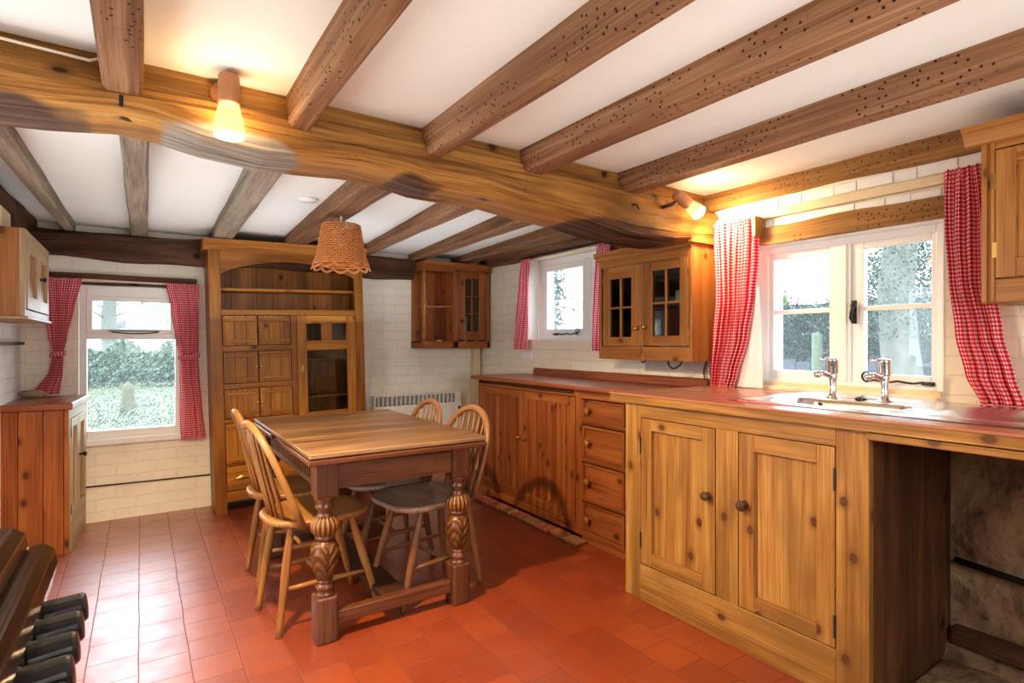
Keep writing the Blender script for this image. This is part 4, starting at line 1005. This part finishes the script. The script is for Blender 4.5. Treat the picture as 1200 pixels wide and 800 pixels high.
def tleg(x, y):
    s = .0425
    leg = bx(x-s-.002, x+s+.002, y-s-.002, y+s+.002, .565, .704, g='z').build('leg', M_TABLE, tb, bevel=.008)
    bx(x-s, x+s, y-s, y+s, 0, .18, g='z').build('foot_block', M_TABLE, leg, bevel=.008)
    for pr in ([(.036, .178), (.038, .188), (.026, .195), (.034, .205), (.037, .212), (.03, .222), (.026, .23), (.032, .24)],
               [(.032, .393), (.038, .402), (.04, .41), (.034, .418)],
               [(.036, .484), (.028, .495), (.026, .51), (.036, .522), (.038, .53), (.032, .538), (.036, .55), (.042, .56), (.042, .57)]):
        MB().lathe(pr, (x, y, 0), seg=24).build('turned_ring', M_TABLE, leg, smooth=True)
    def vs(a, h):
        l = abs(math.sin(2*a)); q = min(1, max(0, (h-.245)/.03))*min(1, max(0, (.392-h)/.02))
        return 1+q*(.09*l**.5-.05+.045*math.sin(150*h-7*l)*(1 if l > .2 else .2))
    PB = [(.026, .235), (.034, .255), (.042, .275), (.047, .295), (.050, .315), (.052, .335), (.0525, .35), (.051, .365), (.046, .38), (.037, .392), (.030, .397)]
    PF = []
    for (r0, h0), (r1, h1) in zip(PB, PB[1:]):
        for q in range(4): PF.append((r0+(r1-r0)*q/4, h0+(h1-h0)*q/4))
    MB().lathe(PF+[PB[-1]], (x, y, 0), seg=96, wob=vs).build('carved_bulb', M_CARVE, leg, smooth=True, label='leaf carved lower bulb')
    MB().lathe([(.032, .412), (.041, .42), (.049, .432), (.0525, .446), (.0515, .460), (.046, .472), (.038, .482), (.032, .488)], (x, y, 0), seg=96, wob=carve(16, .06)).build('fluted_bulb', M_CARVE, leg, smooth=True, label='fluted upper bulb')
for x in (.605, 1.195):
    for y in (2.243, 3.277): tleg(x, y)
mb = MB(); mb.box(.647, 1.153, 2.222, 2.264, .055, .108, g='x'); mb.build('stretcher', M_TABLE, tb, bevel=.006)
mb = MB(); mb.box(.647, 1.153, 3.256, 3.298, .055, .108, g='x'); mb.build('stretcher', M_TABLE, tb, bevel=.006)
mb = MB(); mb.box(.845, .955, 2.264, 3.256, .075, .108, g='y'); mb.build('foot_board', M_SINKD, tb, bevel=.005, label='dark worn foot board along the middle')

# ---------------------------------------------------------------- chairs (front is +x)
def make_chair(loc, rot, label, frame, seatm, turned, front=0):
    ch = thing('dining_chair', (0, 0, 0), label, 'chair', 'hoop back wooden chairs round the table')
    # seat
    ol = []
    for k in range(40):
        a = 2*PI*k/40; c, s_ = math.cos(a), math.sin(a)
        e = .62 if c > 0 else .85
        if front: e = .5 if c > 0 else .8
        x = .005+(.212+(front if c > 0 else 0))*math.copysign(abs(c)**e, c); y = (.196-.012*(c < 0)*abs(c))*math.copysign(abs(s_)**(.55 if front else .72), s_)
        ol.append((x, y))
    mb = MB(); n_ = len(ol); b = 0
    rings = [(.86, .418), (.97, .424), (1, .433), (1, .443), (.975, .450), (.9, .449), (.6, .443), (.25, .441)]
    for f, z in rings:
        for x, y in ol: mb.v.append((x*f, y*f, z-(.004*(1-f) if z > .44 else 0)))
    for i in range(len(rings)-1):
        for j in range(n_):
            q = [i*n_+j, i*n_+(j+1) % n_, (i+1)*n_+(j+1) % n_, (i+1)*n_+j]
            mb.face(q, [(mb.v[k][1]*1., mb.v[k][0]+(.5 if i < 3 else 0)) for k in q])
    mb.face(list(range(n_-1, -1, -1)), [(ol[j][1], ol[j][0]) for j in range(n_-1, -1, -1)]); t0 = (len(rings)-1)*n_
    mb.face([t0+j for j in range(n_)], [(mb.v[t0+j][1], mb.v[t0+j][0]) for j in range(n_)])
    mb.build('seat', seatm, ch, smooth=True)
    legs = {}
    for sx in (-1, 1):
        for sy in (-1, 1):
            top = Vector((.125*sx, .115*sy, .425)); ft = Vector((.245 if sx > 0 else -.185, .150*sy, 0)); legs[sx, sy] = (top, ft)
            rr = [(.013, 0), (.0135, .1), (.015, .3), (.0185, .55), (.0175, .72), (.0135, .95), (.013, 1)]
            MB().tube([ft+(top-ft)*h for _, h in rr], [r for r, _ in rr], 12).build('leg', frame, ch, smooth=True)
    mids = []
    for sy in (-1, 1):
        a = legs[-1, sy][1].lerp(legs[-1, sy][0], .42); c = legs[1, sy][1].lerp(legs[1, sy][0], .40)
        MB().tube([a, a.lerp(c, .25), a.lerp(c, .5), a.lerp(c, .75), c], [.007, .010, .013, .010, .007], 10).build('stretcher', frame, ch, smooth=True); mids.append(a.lerp(c, .5))
    MB().tube([mids[0], mids[0].lerp(mids[1], .5), mids[1]], [.007, .012, .007], 10).build('stretcher', frame, ch, smooth=True)
    # hoop
    def hp(t):
        y = -.192*math.cos(t); k = math.sin(t)
        h = k**.62 if k > 0 else 0
        yy = y*(1+.10*math.sin(t)**2*abs(math.cos(t))*2)
        return Vector((-.105-.155*h, yy, .44+.395*h))
    pts = [hp(PI*k/40) for k in range(41)]
    MB().tube(pts, .0165, 10, flat=(1.05, .85)).build('hoop', frame, ch, smooth=True)
    for k in range(6):
        f = (k+1)/7; y0 = -.135+.27*f; 
        bt = Vector((-.172+.045*abs(2*f-1)**2, y0, .445))
        tt = min((hp(PI*q/200) for q in range(20, 181)), key=lambda p: abs(p.y-(-.155+.31*f)) + (0 if p.z > .6 else 1))
        rr = [(.0065, 0), (.0065, .2), (.007, .3), (.0105, .42), (.0075, .5), (.006, .56), (.0085, .66), (.006, .8), (.0055, 1)] if turned else [(.0065, 0), (.0085, .3), (.0085, .5), (.0065, .8), (.0055, 1)]
        MB().tube([bt.lerp(tt, h) for _, h in rr], [r for r, _ in rr], 8).build('spindle', frame, ch, smooth=True)
    ch.location = loc; ch.rotation_euler = (0, 0, rot)
    return ch
c1 = make_chair((.625, 2.52, 0), math.radians(5), 'honey coloured hoop back chair on the left side of the table, nearest the camera', M_CHAIR, M_CHAIR, False)
dup(c1, (.64, 2.985, 0), math.radians(0), 'honey coloured hoop back chair on the left side of the table, behind the nearest one')
c2 = make_chair((1.165, 2.46, 0), math.radians(188), 'darker spindle chair with seat greyed by painted window sheen, nearer one right of the table', M_CHAIRD, M_SEATD, True, .045)
dup(c2, (1.13, 2.91, 0), math.radians(183), 'darker spindle chair with seat greyed by painted window sheen, right of the table and nearest the heater')

# ---------------------------------------------------------------- lamps
sl = thing('ceiling_spotlight', (.218, 1.85, 1.97), 'lit brown spotlight pointing down from the front of the main beam', 'lamp', 'lit spotlights')
MB().lathe([(.0001, .012), (.04, .012), (.045, 0), (.045, -.01), (.0001, -.012)], M=aim((.218, 1.925, 1.93), (.218, 1.80, 1.93)), seg=20).build('mount_plate', M_COPPER, sl, smooth=True)
MB().lathe([(.0001, 1.965), (.026, 1.962), (.029, 1.955), (.031, 1.88), (.028, 1.872), (.0001, 1.872)], (.218, 1.845, 0), seg=24).build('holder', M_COPPER, sl, smooth=True)
MB().lathe([(.026, 1.875), (.031, 1.86), (.038, 1.83), (.042, 1.80), (.0425, 1.785), (.041, 1.776)], (.218, 1.84, 0), seg=28).build('lamp_glass', M_BELL, sl, smooth=True)
MB().lathe([(.0001, 1.772), (.025, 1.773), (.040, 1.777), (.040, 1.782), (.0001, 1.783)], (.218, 1.84, 0), seg=28).build('bulb_face', M_BULB, sl, smooth=True)
sl = thing('wall_spotlight', (2.15, 1.9, 1.84), 'lit brown spotlight on a round rose aimed right at the sink window curtain', 'lamp', 'lit spotlights')
MB().lathe([(.0001, .0), (.05, 0), (.052, .008), (.045, .018), (.02, .022), (.0001, .022)], M=aim((2.155, 1.925, 1.84), (2.155, 1.80, 1.84)), seg=24).build('rose', M_PINE2, sl, smooth=True)
MB().tube([(2.155, 1.90, 1.84), (2.17, 1.86, 1.845), (2.20, 1.83, 1.865)], .009, 10).build('arm', M_BROWNM, sl, smooth=True)
p0, p1 = Vector((2.175, 1.83, 1.895)), Vector((2.265, 1.815, 1.846)); ax = (p1-p0).normalized()
MB().lathe([(.0001, 0), (.025, .001), (.029, .008), (.029, .085), (.026, .092), (.0001, .092)], M=aim(p0, p1), seg=24).build('holder', M_COPPER, sl, smooth=True)
q0 = p0+ax*.09; q1 = q0+ax*.1
MB().lathe([(.024, 0), (.030, .02), (.037, .055), (.040, .08)], M=aim(q0, q1), seg=28).build('lamp_glass', M_BELL, sl, smooth=True)
MB().lathe([(.0001, .074), (.038, .078), (.030, .086), (.0001, .088)], M=aim(q0, q1), seg=28).build('bulb_face', M_BULB, sl, smooth=True)
LAMP2 = q0+ax*.125
# wicker pendant
CX, CY = .925, 3.1
pl_ = thing('pendant_lamp', (CX, CY, 1.87), 'hanging wicker lamp shade with a scalloped rim above the table', 'lamp')
mb = MB(); nr = 19
def rad(t): return .098+.036*t+.012*max(0, t-.8)/.2
for i in range(nr):
    t = i/(nr-1); z = 1.815-.215*t; pts = []
    for k in range(112):
        a = 2*PI*k/112; s_ = (1 if i % 2 else -1)
        pts.append((CX+(rad(t)+.0042*s_*math.sin(28*a))*math.cos(a), CY+(rad(t)+.0042*s_*math.sin(28*a))*math.sin(a), z))
    mb.tube(pts, .0046, 6, closed=True)
mb.build('woven_shade', M_WICK, pl_, smooth=True)
mb = MB()
for k in range(56):
    a = 2*PI*k/56
    mb.tube([(CX+(rad(t))*math.cos(a), CY+rad(t)*math.sin(a), 1.818-.215*t) for t in (0, .33, .66, 1)], .0024, 5)
mb.tube([(CX+(.146+.008*abs(math.sin(6*a)))*math.cos(a), CY+(.146+.008*abs(math.sin(6*a)))*math.sin(a), 1.595-.018*abs(math.sin(6*a))) for a in [2*PI*k/140 for k in range(140)]], .004, 6, closed=True)
mb.tube([(CX+(.150+.008*abs(math.sin(6*a)))*math.cos(a), CY+(.150+.008*abs(math.sin(6*a)))*math.sin(a), 1.588-.018*abs(math.sin(6*a))) for a in [2*PI*k/140 for k in range(140)]], .003, 6, closed=True)
mb.build('cane_ribs', M_WICK, pl_, smooth=True)
mb = MB()
for k in range(3):
    a = 2*PI*k/3+.3; mb.tube([(CX, CY, 1.80), (CX+.097*math.cos(a), CY+.097*math.sin(a), 1.812)], .0025, 6)
mb.tube([(CX, CY, 1.872), (CX, CY, 1.80)], .006, 8); mb.lathe([(.0001, 1.835), (.016, 1.835), (.018, 1.80), (.018, 1.77), (.0001, 1.765)], (CX, CY, 0), seg=16)
mb.build('lamp_holder', M_WHITE, pl_, smooth=True)
MB().sphere((CX, CY, 1.735), .03, sc=(1, 1, 1.15)).build('bulb', M_CROCK, pl_, smooth=True)
o = MB().lathe([(.0001, 0), (.05, -.002), (.052, -.012), (.045, -.02), (.0001, -.022)], (.76, 3.15, 1.957), seg=24).build('ceiling_rose', M_WHITE, smooth=True)
tag(o, 'small white round fitting on the ceiling left of the wicker shade', 'ceiling fitting')

# ---------------------------------------------------------------- range cooker at bottom left
rg = thing('range_cooker', (-.36, .5, 0), 'dark range cooker with bronze edged lid and black knobs at the bottom left', 'cooker')
YE = 1.055
mb = MB(); mb.box(L+.03, -.16, -.2, YE, .06, .86); mb.build('body', M_BLACK, rg, bevel=.01)
def lip(pts, mat, name, y1):
    MB().prism(pts, 'y', -.2, y1).build(name, mat, rg, bevel=.003)
lip([(L+.03, .862), (L+.03, .905), (-.22, .905), (-.19, .899), (-.19, .862)], M_BLACK, 'hob_lid', YE-.01)
lip([(-.195, .862), (-.195, .902), (-.178, .910), (-.152, .908), (-.138, .896), (-.134, .88), (-.14, .862)], M_BROWNM, 'hob_rail', YE)
lip([(-.165, .80), (-.165, .86), (-.134, .874), (-.118, .876), (-.106, .866), (-.102, .845), (-.108, .815), (-.122, .80)], M_BROWNM, 'front_rail', YE+.01)
MB().prism([(-.17, .70), (-.17, .80), (-.124, .80), (-.128, .70)], 'y', -.2, YE-.02).build('control_panel', plain('dark red enamel', (.10, .03, .03), .2), rg, bevel=.004)
for k in range(6):
    y = .978-.062*k
    M_ = aim((-.126, y, .795), (-.06, y, .803))
    kb = MB().lathe([(.0001, 0), (.024, 0), (.024, .012), (.021, .016), (.021, .018), (.022, .020), (.0195, .060), (.017, .064), (.0001, .065)], M=M_, seg=24)
    kb.build('control_knob', M_KNOB, rg, smooth=False, bevel=.001)
o = None

# ---------------------------------------------------------------- outside
def leafmesh(n, fn, s0, s1, seed):
    rnd = random.Random(seed); mb = MB()
    for _ in range(n):
        c = Vector(fn(rnd)); s = rnd.uniform(s0, s1)
        a = Vector((rnd.gauss(0, 1), rnd.gauss(0, 1), rnd.gauss(0, 1))).normalized(); b = a.orthogonal().normalized(); cc = a.cross(b)
        i = len(mb.v)
        for p in (b*s, cc*s*.45, b*-s, cc*s*-.45): mb.v.append(tuple(c+p))
        mb.face([i, i+1, i+2, i+3], [(0, 0)]*4)
    return mb
def hedge(x0, x1, y0, y1, h, n, s0, s1, mat, label, seed, facing):
    def fn(r):
        a, b = r.random(), r.random(); top = h*(.86+.14*math.sin(5*(x0+(x1-x0)*a)+2*(y0+(y1-y0)*a)))
        x, y = x0+(x1-x0)*(a if facing == 'y' else r.random()*.3), y0+(y1-y0)*(a if facing == 'x' else r.random()*.3)
        return (x, y, -.15+(top+.15)*b**.42)
    mb = leafmesh(n, fn, s0, s1, seed)
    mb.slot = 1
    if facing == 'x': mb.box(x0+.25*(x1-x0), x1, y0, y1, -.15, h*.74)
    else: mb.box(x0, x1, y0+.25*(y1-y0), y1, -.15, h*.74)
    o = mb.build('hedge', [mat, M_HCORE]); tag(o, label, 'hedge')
o = bx(-30, 40, B+.32, 60, -.25, -.15).build('lawn', M_GRASS); tag(o, 'rough pale lawn outside the far window', 'grass', kind='stuff')
o = bx(W+.32, 40, -20, B+.3, -.25, -.15).build('ground', M_GRASS); tag(o, 'rough ground outside the sink window', 'ground', kind='stuff')
def gfn(r):
    y = 7+12.5*r.random()**1.3; return (-.04*y+r.uniform(-.14, .16)*y, y, -.15+.22*r.random()**2)
o = leafmesh(32000, gfn, .012, .034, 51).build('grass_tufts', M_GRASS); tag(o, 'tall rough grass growing over the lawn outside the far window', 'grass', kind='stuff')
hedge(-9, 3, 19.5, 21, 1.25, 40000, .03, .09, M_LEAFP, 'broad green hedge across the lawn outside the far window', 21, 'y')
hedge(6.2, 8.0, .0, 7, 2.2, 90000, .010, .026, M_LEAF, 'tall dark hedge outside the sink window', 22, 'x')
# timber fence below that hedge, shade put into its dark colour
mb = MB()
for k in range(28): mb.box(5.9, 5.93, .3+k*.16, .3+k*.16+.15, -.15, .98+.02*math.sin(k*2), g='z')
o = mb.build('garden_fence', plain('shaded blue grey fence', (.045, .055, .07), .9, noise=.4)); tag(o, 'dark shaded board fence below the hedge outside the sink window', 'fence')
for yy, r in ((2.95, .05), (1.05, .04)):
    o = MB().lathe([(r, -.15), (r*.95, 1.25), (.0001, 1.27)], (5.6, yy, 0), seg=10).build('fence_post', plain('pale green post', (.06, .085, .05), .9, noise=.3), smooth=True)
    tag(o, 'pale mossy post before the shaded fence, seen in the left casement' if yy > 2 else 'pale mossy post before the shaded fence, at the right edge of the right casement', 'post')
def bare_tree(x, y, h, r, seed, label, name='tree'):
    rnd = random.Random(seed); t = thing(name, (x, y, -.15), label, 'tree'); mb = MB()
    mb.tube([(x+.03*math.sin(k), y+.03*math.cos(k*1.7), -.15+h*k/10) for k in range(11)], [r*(1-.045*k) for k in range(11)], 14)
    def br(p, d, L_, rr, dep):
        pts = [p]; 
        for k in range(5):
            d = (d+Vector((rnd.gauss(0, .18), rnd.gauss(0, .18), rnd.gauss(0, .12)))).normalized(); pts.append(pts[-1]+d*L_/5)
        mb.tube(pts, [rr*(1-.15*k) for k in range(6)], 6)
        if dep: 
            for _ in range(3): br(pts[rnd.randint(2, 5)], (d+Vector((rnd.gauss(0, .6), rnd.gauss(0, .6), rnd.gauss(0, .5)))).normalized(), L_*.65, rr*.5, dep-1)
    for k in range(9):
        z = h*rnd.uniform(.45, .98); a = rnd.uniform(0, 2*PI); br(Vector((x, y, z)), Vector((math.cos(a), math.sin(a), .35)).normalized(), rnd.uniform(1.0, 1.9), r*.16, 2)
    mb.build('trunk', M_BARK, t, smooth=True)
    def fn(rr):
        a = rr.uniform(0, 2*PI); z = rr.uniform(1.2, 2.9); q = r+rr.random()**2*.5*(1 if z < 2.1 else .4); return (x+q*math.cos(a), y+q*math.sin(a), z)
    leafmesh(8000, fn, .007, .020, seed+1).build('ivy', M_LEAF, t)
bare_tree(5.35, 2.12, 4.4, .16, 31, 'ivy covered tree trunk outside the right casement of the sink window')
bare_tree(10.6, 7.3, 4.6, .12, 33, 'thin bare branched tree against the sky beyond the left casement of the sink window')
bare_tree(-.9, 24, 4.2, .3, 35, 'distant ivy tree seen in the top pane of the far window')
def fn(rr):
    a = rr.random(); return (4.6+rr.gauss(0, .12), 5.55+rr.gauss(0, .10), .9+a*1.5)
def ivy(fnc, n, seed, label, s0=.04, s1=.09, m=M_LEAFP, name='ivy_bush'):
    o = leafmesh(n, fnc, s0, s1, seed).build(name, m); tag(o, label, 'plant'); return o
ivy(lambda r: (4.2+r.gauss(0, .10), 5.42+r.gauss(0, .06)+.05*math.sin(9*r.random()), r.uniform(-.1, 2.4)), 2600, 41, 'upright leafy ivy just outside the small right hand window', .02, .05)
ivy(lambda r: (2.98+r.gauss(0, .015), r.gauss(1.785, .02), r.choice((1.63, 1.41))+r.gauss(0, .02)), 12, 42, 'fresh green leaves touching the left casement of the sink window', .04, .06, plain('fresh green leaf', (.07, .19, .025), .5), 'climber_sprig')
hedge(12, 14, 12, 22, 1.6, 3500, .08, .2, M_LEAFP, 'pale distant hedge outside the small right hand window', 43, 'x')
# farther house and a straw figure
hs = thing('house', (2.0, 32, -.2), 'distant grey roofed house seen in the top pane of the far window', 'house')
bx(-.9, 5.5, 31, 37, -.2, 1.9).build('wall', M_WHITEW, hs)
MB().prism([(-1.2, 1.85), (5.8, 1.85), (2.3, 3.9)], 'y', 30.6, 37.4).build('roof', M_ROOF, hs)
o = MB().lathe([(.12, -.15), (.13, .05), (.085, .22), (.10, .32), (.06, .42), (.0001, .47)], (-.19, 12.2, 0), seg=14, wob=lambda a, h: 1+.12*math.sin(3*a+9*h)).build('garden_stump', M_STUMP, smooth=True)
tag(o, 'straw coloured upright stump standing on the lawn outside the far window', 'stump')

# ---------------------------------------------------------------- light
wd = bpy.data.worlds.new('overcast'); bpy.context.scene.world = wd; wd.use_nodes = True
t = wd.node_tree; n = N(t); bg = t.nodes['Background']
tc = n('ShaderNodeTexCoord').outputs['Generated']; sx = n('ShaderNodeSeparateXYZ'); n.link(tc, sx.inputs[0])
c = n.ramp(n.math('MULTIPLY_ADD', sx.outputs[2], .5, .5), [(.45, (.66, .76, .86)), (.55, (.78, .89, 1.0)), (1, (.78, .88, 1.0))])
n.link(c, bg.inputs['Color']); bg.inputs['Strength'].default_value = 11
def lamp(name, typ, loc, energy, col, tgt=None, **k):
    l = bpy.data.lights.new(name, typ); l.energy = energy; l.color = col
    for a, b in k.items(): setattr(l, a, b)
    o = bpy.data.objects.new(name, l); COL.objects.link(o); o.location = loc
    if tgt is not None: o.rotation_euler = (Vector(tgt)-Vector(loc)).to_track_quat('-Z', 'Y').to_euler()
    return o
def portal(loc, tgt, sx, sy):
    o = lamp('opening_portal', 'AREA', loc, 1, (1, 1, 1), tgt, shape='RECTANGLE', size=sx, size_y=sy); o.data.cycles.is_portal = True
portal((2.93, 1.315, 1.305), (1.9, 1.315, 1.305), .9, .76); portal((2.93, 3.29, 1.51), (1.9, 3.29, 1.51), .98, .66); portal((-.045, 4.82, 1.04), (-.045, 3.8, 1.04), .6, 1.05); portal((L-.32, 2.05, 1.12), (0, 2.05, 1.12), 1.05, 1.3); portal((.85, RE-.22, 1.25), (.85, 0, 1.25), .85, .75)  # last portal serves the added opening behind the camera
lamp('spot_glow', 'SPOT', (.218, 1.825, 1.755), 170, (1, .72, .40), (.35, 1.70, 0), spot_size=2.75, spot_blend=.35, shadow_soft_size=.03)
lamp('spot_glow', 'POINT', (.218, 1.84, 1.81), 3.2, (1, .62, .25), shadow_soft_size=.04)
lamp('spot_glow', 'SPOT', LAMP2, 22, (1, .70, .36), LAMP2+ax*1.0+Vector((0, 0, -.05)), spot_size=2.6, spot_blend=.8, shadow_soft_size=.03)
lamp('spot_glow', 'POINT', LAMP2+Vector((-.02, -.05, .0)), 3.5, (1, .70, .36), shadow_soft_size=.03)
lamp('room_fill', 'AREA', (.7, -1.6, 1.4), 32, (1, .97, .93), (1.1, 3., 1.5), shape='RECTANGLE', size=1.8, size_y=.8)  # added lamp behind the camera that evens out the brightness
lamp('far_ceiling_fill', 'AREA', (.9, 3.4, 1.32), 11, (.84, .92, 1), (.9, 3.4, 2), shape='RECTANGLE', size=2.4, size_y=1.6)  # added upward lamp, brightens the far ceiling without any fitting
lamp('near_ceiling_fill', 'AREA', (1.1, .4, 1.25), 9, (.97, 1, .97), (1.1, .4, 2), shape='RECTANGLE', size=2., size_y=2.)  # added unseen lamp below the near ceiling, facing up to lighten it

# ---------------------------------------------------------------- camera
cam = bpy.data.cameras.new('camera'); co = bpy.data.objects.new('camera', cam); COL.objects.link(co)
co.location = (0, 0, 1.17); co.rotation_euler = (PI/2, 0, -math.radians(33.6))
cam.sensor_width = 36; cam.sensor_fit = 'HORIZONTAL'; cam.lens = 655/1200*36; cam.shift_y = 1/1200; cam.clip_start = .02
sc = bpy.context.scene; sc.camera = co
sc.view_settings.view_transform = 'Standard'; sc.view_settings.look = 'Medium High Contrast'; sc.view_settings.exposure = -.07
